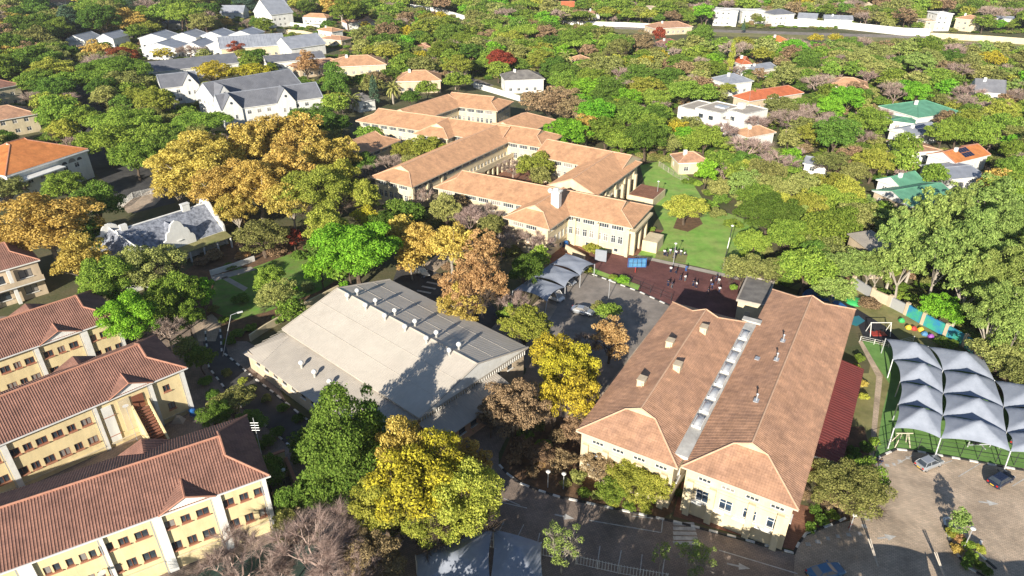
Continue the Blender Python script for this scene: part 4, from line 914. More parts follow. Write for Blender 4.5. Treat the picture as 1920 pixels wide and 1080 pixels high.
# ------------------------------------------------------------------ shade sails
def sail(root, c4, zl, h, e=.6, pinch=.08, m='sail', n=12, part_label=None):
    """one sail: low corners, a raised middle, edges drawn inwards, as stretched cloth hangs"""
    c4 = [Vector(p) for p in c4]; vs = []; cen = sum(c4, Vector((0, 0)))/4
    for i in range(n+1):
        for j in range(n+1):
            u = -1+2*i/n; v = -1+2*j/n
            pu = u*(1-pinch*(1-v*v)*abs(u)); pv = v*(1-pinch*(1-u*u)*abs(v)); a = (pu+1)/2; b = (pv+1)/2
            p = c4[0]*(1-a)*(1-b)+c4[1]*a*(1-b)+c4[2]*a*b+c4[3]*(1-a)*b
            z = zl+h*(1-max(abs(u), abs(v)))**1.15+e*((1-u*u)*v*v+(1-v*v)*u*u)*.8
            vs.append((p.x, p.y, z))
    N = n+1; fs = [(i*N+j, (i+1)*N+j, (i+1)*N+j+1, i*N+j+1) for i in range(n) for j in range(n)]
    vb = [(x, y, z-.03) for x, y, z in vs]
    return part('canopy', MB().add(vs, fs).add(vb, [f[::-1] for f in fs]), M[m], root, smooth=True)
def sail_grid(P, zl, h, label, group, m='sail', name='shade_sail', poles=True, **kw):
    """P[r][c]: ground points under the masts; every square of the grid is one sail"""
    k = 0
    for r in range(len(P)-1):
        for c in range(len(P[r])-1):
            q = [P[r][c], P[r][c+1], P[r+1][c+1], P[r+1][c]]
            root = empty(name, (*q[0], 0), label(r, c), 'shade sail', group); sail(root, q, zl, h, m=m, **kw); k += 1
    if poles:
        for r in range(len(P)):
            for c in range(len(P[r])):
                x, y = P[r][c]
                o = part('sail_mast', MB().tube((x+(-.5 if r == 0 else 0), y+(-.9 if r == 0 else 0), 0), (x, y, zl+.1), .09, n=8), M['steel'])
                tag(o, 'steel mast under the sails, row %s from the front, %s from the left' % (ordw(r), ordw(c)) if poles is True else '%s, row %s, %s from the left' % (poles, ordw(r), ordw(c)), 'mast', 'masts of the %s' % group)
TG = [[(54.4,75.0),(59.9,72.9),(68.0,70.3),(76,67.5),(84,65)],
      [(57.6,80.3),(62.9,77.8),(69.9,74.2),(79,72.4),(87,69.5)],
      [(60.7,85.9),(65.8,83.0),(73.0,79.8),(82,77.4),(90,74.5)],
      [(62.4,91.8),(69.0,88.9),(75.6,86.2),(84,82.8),(92,79.8)],
      [(64.2,98.0),(70.2,95.6),(77.6,92.6)]]
rows_ = ['front row', 'second row', 'third row', 'back row']
sail_grid(TG[:4], 3.0, 2.5, lambda r, c: 'grey shade sail over the turf, %s, %s from the left' % (rows_[r], words[c]), 'grey shade sails over the turf')
sail_grid([TG[3][:3], TG[4][:3]], 3.0, 2.3, lambda r, c: 'grey shade sail over the turf, back row, %s from the left' % words[c], 'grey shade sails over the turf', poles='slim mast by the play toys')
CP_ = [[(.3,114.6),(7.2,110.4)],[(4.3,120.3),(10.6,116.2)],[(9.0,127.0),(14.6,122.5)]]
CP_ = [[(.2,115.2),(6.6,110.9)],[(3.9,120.6),(10.4,116.4)],[(7.9,126.2),(13.8,121.4)],[(11.6,131.2),(17.2,126.2)]]
sail_grid(CP_, 2.8, .8, lambda r, c: ['nearest', 'middle', 'farthest'][r]+' grey sail of the carport over the parked vans', 'carport sails over the parked vans', poles='slim post of the van carport', pinch=.14)
BP = [[(-10.6,47.0),(-2.4,49.6),(3.6,47.8)],[(-11.0,53.0),(-2.2,56.8),(3.4,54.8)]]
sail_grid(BP, 3.2, 2.2, lambda r, c: ['left', 'right'][c]+' grey shade sail at the bottom edge of the picture', 'shade sails at the bottom edge', poles='mast of the bottom edge sails')
# carport sails just below the frame; their arched shadows fall over the paving
OFG = [[(36+8.4*i, 40.5-1.2*i) for i in range(5)], [(38+8.4*i, 48.6-1.2*i) for i in range(5)]]
sail_grid(OFG, 3.6, 1.4, lambda r, c: 'grey carport sail below the bottom right corner, %s from the left' % words[c], 'carport sails by the paved yard', poles='mast of the corner carport')
XL = empty('carport_strut', (*G(1642,1062), 0), 'pale V-shaped strut of the carport at the bottom right', 'strut'); 
for (a, b) in (((1628,1010),(1646,1062)), ((1752,1035),(1770,1080))):
    A = (*G(*a, 2.2), 2.2); B = (*G(*b, 0.4), .4); part('strut', MB().tube(A, B, .09).tube((A[0]+.25, A[1], A[2]), (B[0]+.05, B[1], B[2]), .07), M['concrete'], XL)

# ------------------------------------------------------------------ fences
def fence(path, h, label, m='dark', bay=2.5, pales=None, prm=.025):
    r = empty('fence', (*path[0], 0), label, 'fence')
    for a, b in zip(path, path[1:]):
        L = math.dist(a, b); n = max(1, round(L/bay)); an_ = math.atan2(b[1]-a[1], b[0]-a[0]); mb = MB()
        for i in range(n+1):
            p = (a[0]+(b[0]-a[0])*i/n, a[1]+(b[1]-a[1])*i/n); part('post', MB().tube((*p, 0), (*p, h), .05, n=6), M[m], r)
        for z in ([.15, h-.1] if pales else [h/3*j for j in range(1, 4)]): mb.tube((*a, z), (*b, z), prm, n=4)
        part('rail', mb, M[m], r)
        if pales:
            mb = MB(); k = int(L/pales)
            for i in range(k): f = (i+.5)/k; p = (a[0]+(b[0]-a[0])*f, a[1]+(b[1]-a[1])*f); mb.tube((*p, .08), (*p, h+.1), .03, n=4)
            part('pales', mb, M[m], r, kind='stuff')
    return r
fence(px([(1640,852),(1681,838),(1800,856),(1935,878)]), 2.2, 'thin dark wire fence between turf and paved yard')
fence(px([(890,1022),(1005,1040),(1060,1050)]), 1.5, 'white pale fence behind the bottom shade sails', 'whitep', 3, .35)
fence(px([(1080,1058),(1160,1076),(1250,1092)]), 1.5, 'white pale fence right of the thin pale tree', 'whitep', 3, .35)
fence(px([(1160,528),(1200,542),(1258,566)]), 1.8, 'green mesh fence between court and parking lot')
fence(px([(1235,312),(1262,330),(1290,345)]), 1.6, 'pale fence at the upper end of the lawn', 'concrete', 3, .4)
fence(px([(223,395),(250,372),(300,360)]), 1.6, 'white gate posts and railing of the white house yard', 'whitep', 2.4, .3)
fence(px([(1612,640),(1665,652),(1712,640)]), 1.1, 'white rail between rubber track and turf', 'whitep')

# ------------------------------------------------------------------ cars
PAINT = {'silver': mat('silver_car_paint', (.50, .52, .55), .25, metal=.5, spec=.6), 'white': mat('white_car_paint', (.80, .80, .80), .25, spec=.6),
         'navy': mat('dark_blue_car_paint', (.015, .022, .05), .2, spec=.7), 'grey': mat('grey_car_paint', (.14, .15, .16), .3, metal=.4, spec=.6), 'blue': mat('blue_car_paint', (.06, .17, .32), .3, spec=.6)}
M['tyre'] = mat('black_tyre', (.02, .02, .02), .9); M['rim'] = mat('alloy_rim', (.55, .56, .58), .35, metal=.6)
M['lampw'] = mat('clear_headlight', (.75, .78, .80), .15, spec=.7); M['lampr'] = mat('red_tail_light', (.45, .02, .015), .3)
def loft(mb, secs, mi=0):
    n = len(secs[0]); vs = [p for s in secs for p in s]; fs = []
    for k in range(len(secs)-1):
        for i in range(n): fs.append((k*n+i, (k+1)*n+i, (k+1)*n+(i+1) % n, k*n+(i+1) % n))
    fs += [tuple(range(n)), tuple(range(len(vs)-1, len(vs)-n-1, -1))]
    return mb.add(vs, fs, mi)
def car(loc, rz, kind, col, label):
    root = empty('parked_car' if kind != 'van' else 'parked_van', (*loc, .045), label, 'car' if kind != 'van' else 'van', rz=rz)
    P = {'hatch': ([(-2.05,.45,.72,.70),(-1.95,.30,.98,.82),(-1.2,.24,1.02,.86),(.7,.24,1.0,.86),(1.3,.24,.92,.84),(1.85,.28,.80,.78),(2.08,.40,.62,.62)], [(-1.85,.98,.66),(-1.45,1.42,.58),(.15,1.46,.60),(.95,1.0,.70)], .62),
         'sedan': ([(-2.25,.42,.80,.70),(-2.15,.30,.96,.80),(-1.3,.24,.98,.87),(.8,.24,.98,.87),(1.5,.24,.88,.85),(2.05,.28,.76,.78),(2.28,.40,.58,.62)], [(-1.65,.96,.66),(-1.0,1.36,.58),(.25,1.40,.60),(1.05,.97,.70)], .62),
         'van': ([(-2.5,.45,1.10,.82),(-2.42,.30,1.15,.90),(-1.2,.25,1.15,.93),(1.4,.25,1.12,.93),(1.9,.25,1.02,.90),(2.35,.30,.90,.84),(2.5,.45,.70,.70)], [(-2.4,1.12,.84),(-2.25,1.95,.76),(1.1,2.0,.76),(1.95,1.05,.80)], .62)}[kind]
    st, cb, tw_ = P; secs = []
    for x, z0, z1, w_ in st: secs.append([(x, -w_*.9, z0), (x, w_*.9, z0), (x, w_, z0+(z1-z0)*.35), (x, w_, z0+(z1-z0)*.75), (x, w_*.86, z1), (x, -w_*.86, z1), (x, -w_, z0+(z1-z0)*.75), (x, -w_, z0+(z1-z0)*.35)])
    body = local('body', loft(MB(), secs), PAINT[col], root, smooth=False)
    cm = MB(); cs = []
    for x, z, w_ in cb: cs.append([(x, -w_, z), (x, w_, z)])
    b0, t0, t1, b1 = cb
    base = [(b0[0], -b0[2]-.1, b0[1]-.03), (b0[0], b0[2]+.1, b0[1]-.03), (b1[0], b1[2]+.08, b1[1]-.03), (b1[0], -b1[2]-.08, b1[1]-.03)]
    top = [(t0[0], -t0[2], t0[1]), (t0[0], t0[2], t0[1]), (t1[0], t1[2], t1[1]), (t1[0], -t1[2], t1[1])]
    cm.add(base+top, [(0, 1, 5, 4), (1, 2, 6, 5), (2, 3, 7, 6), (3, 0, 4, 7), (4, 5, 6, 7)]); local('windows', cm, M['glass'], root)
    rt = MB(); k = .03; rt.add([(x*1.0, y*1.03, z+.01) for x, y, z in top]+[(x*.96, y*.9, z+.06) for x, y, z in top], [(0, 1, 5, 4), (1, 2, 6, 5), (2, 3, 7, 6), (3, 0, 4, 7), (4, 5, 6, 7)]); local('roof', rt, PAINT[col], root)
    for sy in (-1, 1):
        for a, b in ((0, 0), (2, 2)):
            q = (base[0] if a == 0 else base[3]); t = (top[0] if a == 0 else top[3])
            local('window_pillar', MB().tube((q[0], sy*abs(q[1]), q[2]), (t[0], sy*abs(t[1]), t[2]), .045, n=5), PAINT[col], root)
        xm = (t0[0]+t1[0])/2; local('window_pillar', MB().tube((xm, sy*(b0[2]+.1), b0[1]), (xm, sy*(t0[2]+.01), t0[1]), .04, n=5), PAINT[col], root)
        local('mirror', MB().box((b1[0]-.25, sy*(b1[2]+.26), b1[1]+.08), (.14, .2, .13)), PAINT[col], root)
        xe = st[-1][0]; local('headlight', MB().box((xe-.16, sy*.56, st[-1][2]+.02), (.26, .3, .13)), M['lampw'], root)
        local('tail_light', MB().box((st[0][0]+.05, sy*.60, st[0][2]+.02), (.14, .24, .2)), M['lampr'], root)
        for xw in (st[0][0]+.78, st[-1][0]-.82):
            wl_ = local('wheel', MB().tube((xw, sy*(.80 if kind != 'van' else .86), .32), (xw, sy*(.60 if kind != 'van' else .66), .32), .32, n=14), M['tyre'], root); local('rim', MB().tube((xw, sy*(.815 if kind != 'van' else .875), .32), (xw, sy*.70, .32), .19, n=10), M['rim'], wl_)
    local('bumper', MB().box((st[0][0]+.04, 0, .48), (.2, 1.4, .16)), M['dark'], root); local('number_plate', MB().box((st[0][0]-.07, 0, .62), (.03, .5, .12)), M['yellowp'], root)
    local('grille', MB().box((st[-1][0]-.03, 0, .5), (.14, .8, .16)), M['dark'], root)
    return root
car(G(1740,874), R(23), 'hatch', 'silver', 'silver hatchback parked by the kerb below the shade sails')
car(G(1874,905), R(28), 'hatch', 'navy', 'dark blue hatchback parked by the kerb near the right edge')
car(G(1092,588), R(-25), 'sedan', 'silver', 'silver sedan standing alone in the middle parking lot')
car(G(1036,560), R(-40), 'van', 'white', 'white minibus under the nearest carport sail')
car(G(1062,531), R(-38), 'hatch', 'silver', 'pale hatchback between the two white vans of the carport')
car(G(1086,513), R(50), 'van', 'white', 'white van under the farthest carport sail')
car(G(791,515), R(-55), 'sedan', 'grey', 'grey sedan in the shade above the zebra crossing')
car(G(225,306), R(-8), 'hatch', 'white', 'white car in the shaded yard by the grand white house')
car(G(1546,1079), R(15), 'sedan', 'blue', 'blue car at the bottom edge of the paved yard')
car(G(328,205), R(-30), 'sedan', 'grey', 'dark car beside the white school wing')
car(G(1915,832), R(30), 'hatch', 'grey', 'dark car half under the sails at the right edge')

# ------------------------------------------------------------------ people
SKIN = mat('brown_skin', (.22, .12, .08), .6); HAIRM = mat('black_hair', (.015, .012, .01), .7)
CLO = {'navy': mat('navy_cloth', (.012, .022, .06), .9), 'blue': mat('blue_cloth', (.02, .11, .34), .9), 'white': mat('white_cloth', (.72, .73, .75), .9), 'grey': mat('grey_cloth', (.10, .11, .13), .9)}
def skin_mesh(name, V, E, rad, m, sub=1):
    me = bpy.data.meshes.new(name); me.from_pydata(V, E, []); me.update()
    o = bpy.data.objects.new(name, me); C.objects.link(o)
    md = o.modifiers.new('s', 'SKIN'); 
    for i, r in enumerate(rad): me.skin_vertices[0].data[i].radius = (r, r)
    me.skin_vertices[0].data[0].use_root = True
    md.use_smooth_shade = True
    s2 = o.modifiers.new('u', 'SUBSURF'); s2.levels = sub
    dg_ = bpy.context.evaluated_depsgraph_get(); res = bpy.data.meshes.new_from_object(o.evaluated_get(dg_)); res.name = name
    res.materials.clear(); res.materials.append(m); bpy.data.objects.remove(o); return res
def person_meshes(pose):
    if pose == 'sit':
        hip = (0, 0, .24); kn = [(.10*s, .34+.04*s, .42) for s in (-1, 1)]; ft = [(.11*s, .52, .06) for s in (-1, 1)]; lean = .05; hz = .24
        hands = [(.16*s, .36, .40) for s in (-1, 1)]; el = [(.25*s, .12, .42) for s in (-1, 1)]
    else:
        st_ = {'stand': 0, 'walk': .22, 'turn': .1}[pose]; hz = .92; hip = (0, 0, hz); kn = [(.10*s, .04+st_*.5*s, .50) for s in (-1, 1)]; ft = [(.11*s, st_*s, .07) for s in (-1, 1)]; lean = .03
        hands = [(.27*s, .08-st_*.8*s, .78 if pose != 'turn' else .78+.3*(s > 0)) for s in (-1, 1)]; el = [(.26*s, -.03-st_*.3*s, 1.08) for s in (-1, 1)]
    up_ = lambda z: (0, lean*(z/.5), hz+z)
    V = [hip, up_(.25), up_(.48), up_(.56), up_(.66), up_(.78)]; E = [(0, 1), (1, 2), (2, 3), (3, 4), (4, 5)]; r = [.14, .125, .13, .05, .095, .06]
    for i, s in enumerate((-1, 1)):
        b = len(V); V += [(.09*s, 0, hz-.06), kn[i], ft[i], (ft[i][0], ft[i][1]+.16, .04)]; E += [(0, b), (b, b+1), (b+1, b+2), (b+2, b+3)]; r += [.09, .062, .045, .04]
        b = len(V); V += [(.18*s, lean, hz+.47), el[i], hands[i], (hands[i][0]*1.0, hands[i][1]+.05, hands[i][2]-.09)]; E += [(2, b), (b, b+1), (b+1, b+2), (b+2, b+3)]; r += [.055, .042, .032, .028]
    body = skin_mesh('person', V, E, r, SKIN)
    tops = [V[0], V[1], V[2], (.18, lean, hz+.47), el[1], (-.18, lean, hz+.47), el[0]]; shirt = skin_mesh('shirt', tops, [(0, 1), (1, 2), (2, 3), (3, 4), (2, 5), (5, 6)], [.165, .15, .152, .075, .062, .075, .062], CLO['navy'])
    leg = [V[0], (.09, 0, hz-.06), kn[1], (ft[1][0], ft[1][1], ft[1][2]+.05), (-.09, 0, hz-.06), kn[0], (ft[0][0], ft[0][1], ft[0][2]+.05)]; tr = skin_mesh('trousers', leg, [(0, 1), (1, 2), (2, 3), (0, 4), (4, 5), (5, 6)], [.158, .112, .082, .066, .112, .082, .066], CLO['grey'])
    hh = up_(.70); hair = MB().lathe((hh[0], hh[1]-.015, hh[2]-.02), [(.085, -.04), (.115, .03), (.105, .09), (.06, .14), (.01, .155)], 10).mesh('hair', HAIRM, smooth=True)
    return body, shirt, tr, hair
PM = {p: person_meshes(p) for p in ('stand', 'walk', 'turn', 'sit')}
CLM = {}
def cloth(me, col):
    k = (me.name, col)
    if k not in CLM:
        c = me.copy(); c.materials.clear(); c.materials.append(CLO[col]); CLM[k] = c
    return CLM[k]
def person(x, y, pose, top, leg, label, rz, group):
    b, s_, t_, h_ = PM[pose]; X, Y = G(x, y)
    root = empty('person', (X, Y, .03), label, 'person', group, rz=R(rz)); link('body', b, root); link('shirt', cloth(s_, top), root); link('trousers', cloth(t_, leg), root); link('hair', h_, root)
people = [(1257,512,'stand','white','navy','in white top, leftmost of the pair by the court line'),(1267,514,'walk','navy','navy','in navy, right of the person in white by the court line'),(1286,510,'turn','blue','blue','in bright blue, farthest up the court'),(1284,528,'stand','white','grey','in white below the one in bright blue'),(1275,527,'walk','navy','navy','in navy left of the one in white, mid court'),
 (1252,538,'stand','navy','navy','in navy, left of the lower pair near the mesh fence'),(1259,541,'walk','navy','grey','in navy and grey, right of the lower pair near the mesh fence'),(1305,541,'turn','white','navy','in white top at the shadow edge, left'),(1299,538,'stand','navy','navy','in navy just behind the white top at the shadow edge'),(1332,535,'stand','white','navy','in white top nearest the lawn path'),
 (1347,534,'walk','white','grey','in white top farthest right on the court'),(1342,529,'turn','navy','navy','in navy beside the lawn path'),(1327,553,'stand','navy','navy','in navy standing in the shade'),(1348,550,'stand','white','navy','in white top standing in the shade near the store'),(1334,543,'walk','blue','navy','in blue top between the shade and the path'),(1640,874,'stand','grey','grey','in grey at the gate of the turf field'),(1648,877,'walk','navy','grey','in navy by the gate of the turf field')]
for i, (x, y, p, t_, l_, d) in enumerate(people): person(x, y, p, t_, l_, 'person '+d, (i*67) % 360, 'people on the court' if i < 15 else 'people at the gate')
for i, (x, y) in enumerate([(1245,480),(1251,481),(1256,478),(1262,484),(1267,481),(1272,476),(1276,480),(1283,478),(1264,476),(1248,476)]):
    person(x, y, 'sit' if i % 2 else 'stand', ['white', 'navy', 'white', 'grey', 'white', 'navy', 'white', 'white', 'navy', 'white'][i], ['navy', 'navy', 'grey', 'navy'][i % 4], 'person %s %s on the lawn, %s from the left of the group' % ('sitting' if i % 2 else 'standing', 'in '+['white', 'navy', 'white', 'grey', 'white', 'navy', 'white', 'white', 'navy', 'white'][i], ordw(sorted([1245,1251,1256,1262,1267,1272,1276,1283,1264,1248]).index(x))), (i*83) % 360, 'people gathered on the lawn')

# ------------------------------------------------------------------ court and yard furniture
X, Y = G(1186, 522); hp = empty('board_rack', (X, Y, 0), 'light blue framed rack of boards on a red post beside the court', 'rack')
Xb, Yb = G(1195, 492, 2.5)
for j in range(2):
    for i in range(4): part('board', MB().box((Xb-1.35+.9*i, Yb, 1.9+.95*j), (.8, .16, .82), R(0)), M['bluelight'], hp)
part('frame', MB().box((Xb, Yb+.1, 1.38), (3.9, .12, .1)).box((Xb, Yb+.1, 3.35), (3.9, .12, .1)).box((Xb-1.9, Yb+.1, 2.36), (.1, .12, 1.9)).box((Xb+1.9, Yb+.1, 2.36), (.1, .12, 1.9)), M['blue'], hp)
part('post', MB().tube((Xb-.2, Yb+.2, 0), (Xb-.2, Yb+.2, 3.3), .09, n=8), M['redp'], hp)
X, Y = G(1126, 492); bb = empty('notice_board', (X, Y, 0), 'grey panel standing on two legs at the end of the court', 'board')
part('panel', MB().box((X, Y, 1.7), (2.5, .35, 2.6), R(-20)), M['saildark'], bb)
for s_ in (-1, 1): part('leg', MB().tube((X+s_, Y-.3*s_, 0), (X+s_, Y-.3*s_, .6), .07), M['dark'], bb)
X, Y = G(1061, 462); tag(part('water_tank', MB().lathe((X, Y, 0), [(.5, 0), (.55, .2), (.55, 1.1), (.4, 1.35), (.12, 1.45)], 12), M['blue'], smooth=True), 'small round blue tank beside the school stair', 'tank')
# lamp posts
def lamp(x, y, h, label, style='globe', name='lamp_post', lean=(0, 0), bw=False):
    X, Y = G(x, y); r = empty(name, (X, Y, 0), label, 'lamp post')
    if bw:
        for i in range(4): part('pole_band', MB().tube((X+lean[0]*i/4, Y, h*i/4), (X+lean[0]*(i+1)/4, Y, h*(i+1)/4), .09, n=8), M['dark'] if i % 2 else M['whitep'], r)
    else: part('pole', MB().tube((X, Y, 0), (X+lean[0], Y+lean[1], h), .07, .05, n=8), M['steel'], r)
    tx, ty = X+lean[0], Y+lean[1]
    if style == 'globe': part('lamp_head', MB().lathe((tx, ty, h), [(.08, 0), (.28, .08), (.34, .22), (.12, .34)], 10), M['whitep'], r, smooth=True)
    elif style == 'arm': part('lamp_arm', MB().tube((tx, ty, h), (tx+1.0, ty+.6, h+.15), .05), M['steel'], r); part('lamp_head', MB().box((tx+1.3, ty+.75, h+.12), (.9, .35, .14), R(30)), M['whitep'], r)
lamp(1355, 505, 10, 'tall black and white banded pole at the edge of the lawn', 'globe', bw=True, lean=(.5, 0))
lamp(1027, 914, 2.7, 'left of two short lamp posts in the brown garden bed', 'globe'); lamp(1056, 917, 2.6, 'right of two short lamp posts in the brown garden bed', 'globe')
lamp(1805, 1032, 3.6, 'lamp post in the kerbed island of the paved yard', 'globe'); lamp(1592, 995, 2.6, 'lamp post at the corner bed with a red cap on the ground', 'globe')
lamp(1262, 497, 5, 'slim lamp post by the people on the lawn', 'globe'); lamp(1231, 375, 5, 'slim lamp post at the upper lawn', 'globe')
lamp(418, 668, 7, 'street lamp with a long arm over the service road', 'arm', lean=(2.0, 2.2)); lamp(1141, 560, 4, 'white lamp post in the parking lot beside the silver sedan', 'globe')
lamp(300, 300, 8, 'street lamp in front of the golden trees at the left', 'arm'); lamp(540, 925, 4, 'small white lamp in the dark strip by the front wing', 'globe')
X, Y = G(1593, 990); tag(part('fire_hydrant', MB().lathe((X, Y, .03), [(.16, 0), (.16, .1), (.1, .12), (.1, .6), (.17, .66), (.08, .85)], 10), M['redp']), 'small red hydrant at the corner of the planted bed', 'hydrant')
# playground things
X, Y = G(1602, 566); tag(part('play_boat', MB().lathe((X, Y, .02), [(1.9, 0), (1.7, .3), (.9, .55), (.1, .62)], 16), M['greenp'], smooth=True), 'low green play mound on the dry grass', 'play mound')
X, Y = G(1646, 626); sw_ = empty('swing_set', (X, Y, 0), 'white swing frame with a red mat on the rubber track', 'swing')
for s_ in (-1, 1):
    for t in (-1, 1): part('leg', MB().tube((X+1.8*s_, Y+.9*t, 0), (X+1.8*s_, Y, 2.4), .07, n=6), M['whitep'], sw_)
part('crossbar', MB().tube((X-1.9, Y, 2.4), (X+1.9, Y, 2.4), .07, n=6), M['whitep'], sw_)
part('mat', MB().box((X, Y, .1), (2.6, 1.6, .12)), M['redp'], sw_)
for s_ in (-.8, .8):
    st0 = part('seat', MB().box((X+s_, Y+.1, .55), (.5, .25, .06)), M['dark'], sw_); part('chain', MB().tube((X+s_, Y, 2.35), (X+s_, Y+.1, .6), .02, n=4), M['dark'], st0)
for (x, y), m_, lb in [((1703,616),'yellowp','yellow spring toy on the dry grass, leftmost'),((1713,618),'redp','red play block right of the yellow toy'),((1726,620),'yellowp','yellow play block in the middle of the toys'),((1733,628),'bluelight','blue play block among the toys'),((1745,633),'purplep','purple play block, rightmost of the toys'),((1690,603),'greenp','green play block, farthest of the toys')]:
    X, Y = G(x, y); tag(part('play_block', MB().lathe((X, Y, .02), [(.55, 0), (.6, .25), (.35, .6), (.1, .75)], 7), M[m_]), lb, 'toy', 'coloured toys on the playground')
X, Y = G(1708, 862); slide = empty('climbing_frame', (X, Y, 0), 'wooden climbing frame under the left front sail', 'play frame')
for dx, dy in ((-1, -.6), (1, -.6), (-1, .6), (1, .6)): part('leg', MB().tube((X+dx*1.1, Y+3+dy, 0), (X+dx*.5, Y+3+dy*.3, 2.2), .08), M['soffit'], slide)
part('crossbar', MB().tube((X-1.2, Y+3, 2.2), (X+1.2, Y+3, 2.2), .09), M['soffit'], slide)
X, Y = G(1840, 838); gm_ = empty('gym_machine', (X, Y, 0), 'pale outdoor gym machine on the turf under the sails', 'gym machine')
part('frame', MB().tube((X-2, Y, .4), (X+1.4, Y, .5), .1).tube((X-2, Y, 0), (X-2, Y, 1.0), .09).tube((X+1.2, Y, 0), (X+1.2, Y, 1.6), .09).tube((X+.2, Y-.6, .1), (X+.2, Y+.6, .1), .08), M['steel'], gm_)
part('seat', MB().box((X-1, Y, .62), (.8, .4, .12)), M['dark'], gm_); part('handle', MB().box((X+.8, Y, .75), (.4, .4, .12)), M['dark'], gm_)
X, Y = G(335, 790); pc = empty('tank_stand', (X, Y, 0), 'pale wedge-shaped cover beside a round blue bin by the brick stair', 'cover')
part('cover', MB().add([(X-.9, Y-.6, .0), (X+.9, Y-.6, 0), (X+.9, Y+.6, 0), (X-.9, Y+.6, 0), (X-.3, Y-.2, .9), (X+.3, Y-.2, .9), (X+.3, Y+.3, .9), (X-.3, Y+.3, .9)], [(0, 1, 5, 4), (1, 2, 6, 5), (2, 3, 7, 6), (3, 0, 4, 7), (4, 5, 6, 7)]), M['concrete'], pc)
X, Y = G(362, 778); tag(part('bin', MB().lathe((X, Y, 0), [(.4, 0), (.48, .9), (.5, 1.0), (.1, 1.15)], 12), M['blue']), 'round blue bin in the yard of the middle wing', 'bin')
X, Y = wA1.pt(26, 11, 10.6)[:2]; ant = empty('antenna', (X, Y, 10.2), 'thin white aerial on the right end of the front wing', 'aerial')
X, Y = wA1.pt(wA1.L+.3, 8, 0)[:2]; ab = MB().tube((X, Y, 6), (X, Y, 12), .05)
for i in range(4): ab.tube((X-.5, Y, 10+.4*i), (X+.5, Y, 10+.4*i), .03)
part('aerial_rod', ab, M['steel'], ant)
for (wg, s_, lb) in ((wA1, 27.2, 'white satellite dish near the corner of the front wing'), (wA2, wA2.L-9.2, 'white satellite dish on a pole in front of the middle wing')):
    c = wg.pt(s_, -.5, 4.6 if wg is wA1 else 6.4); r = empty('satellite_dish', (c[0], c[1], c[2]), lb, 'satellite dish')
    part('dish', MB().lathe(c, [(.05, -.12), (.3, -.05), (.42, .05)], 12), M['whitep'], r); part('dish_arm', MB().tube((c[0], c[1], c[2]-.1), wg.pt(s_, .5 if wg is wA1 else -.5, c[2]-.4 if wg is wA1 else 0), .04), M['steel'], r)
# ------------------------------------------------------------------ vegetation
def leafmat(name, a, b, var=.25, trans=.25):
    m = bpy.data.materials.new(name); m.use_nodes = True; n = m.node_tree.nodes; l = m.node_tree.links; n.clear()
    out = n.new('ShaderNodeOutputMaterial'); di = n.new('ShaderNodeBsdfDiffuse'); tr = n.new('ShaderNodeBsdfTranslucent'); ms = n.new('ShaderNodeMixShader'); ms.inputs[0].default_value = trans
    ge = n.new('ShaderNodeNewGeometry'); oi = n.new('ShaderNodeObjectInfo'); tc = n.new('ShaderNodeTexCoord')
    no = n.new('ShaderNodeTexNoise'); no.inputs['Scale'].default_value = 2.2; no.inputs['Detail'].default_value = 2; l.new(tc.outputs['Object'], no.inputs['Vector'])
    ad = n.new('ShaderNodeMath'); ad.operation = 'ADD'; l.new(ge.outputs['Random Per Island'], ad.inputs[0]); l.new(no.outputs['Fac'], ad.inputs[1])
    mr = n.new('ShaderNodeMapRange'); mr.inputs['From Min'].default_value = .5; mr.inputs['From Max'].default_value = 1.25; l.new(ad.outputs[0], mr.inputs['Value'])
    c = mixnode(n, l, mr.outputs[0], a, b)
    hs = n.new('ShaderNodeHueSaturation'); l.new(c, hs.inputs['Color'])
    m1 = n.new('ShaderNodeMapRange'); m1.inputs['To Min'].default_value = .5-.014; m1.inputs['To Max'].default_value = .5+.014; l.new(oi.outputs['Random'], m1.inputs['Value']); l.new(m1.outputs[0], hs.inputs['Hue'])
    fr = n.new('ShaderNodeMath'); fr.operation = 'MULTIPLY'; fr.inputs[1].default_value = 7.31; l.new(oi.outputs['Random'], fr.inputs[0]); f2 = n.new('ShaderNodeMath'); f2.operation = 'FRACT'; l.new(fr.outputs[0], f2.inputs[0])
    m2 = n.new('ShaderNodeMapRange'); m2.inputs['To Min'].default_value = 1-var; m2.inputs['To Max'].default_value = 1+var; l.new(f2.outputs[0], m2.inputs['Value']); l.new(m2.outputs[0], hs.inputs['Value'])
    l.new(hs.outputs[0], di.inputs['Color']); l.new(hs.outputs[0], tr.inputs['Color']); l.new(di.outputs[0], ms.inputs[1]); l.new(tr.outputs[0], ms.inputs[2]); l.new(ms.outputs[0], out.inputs[0])
    return m
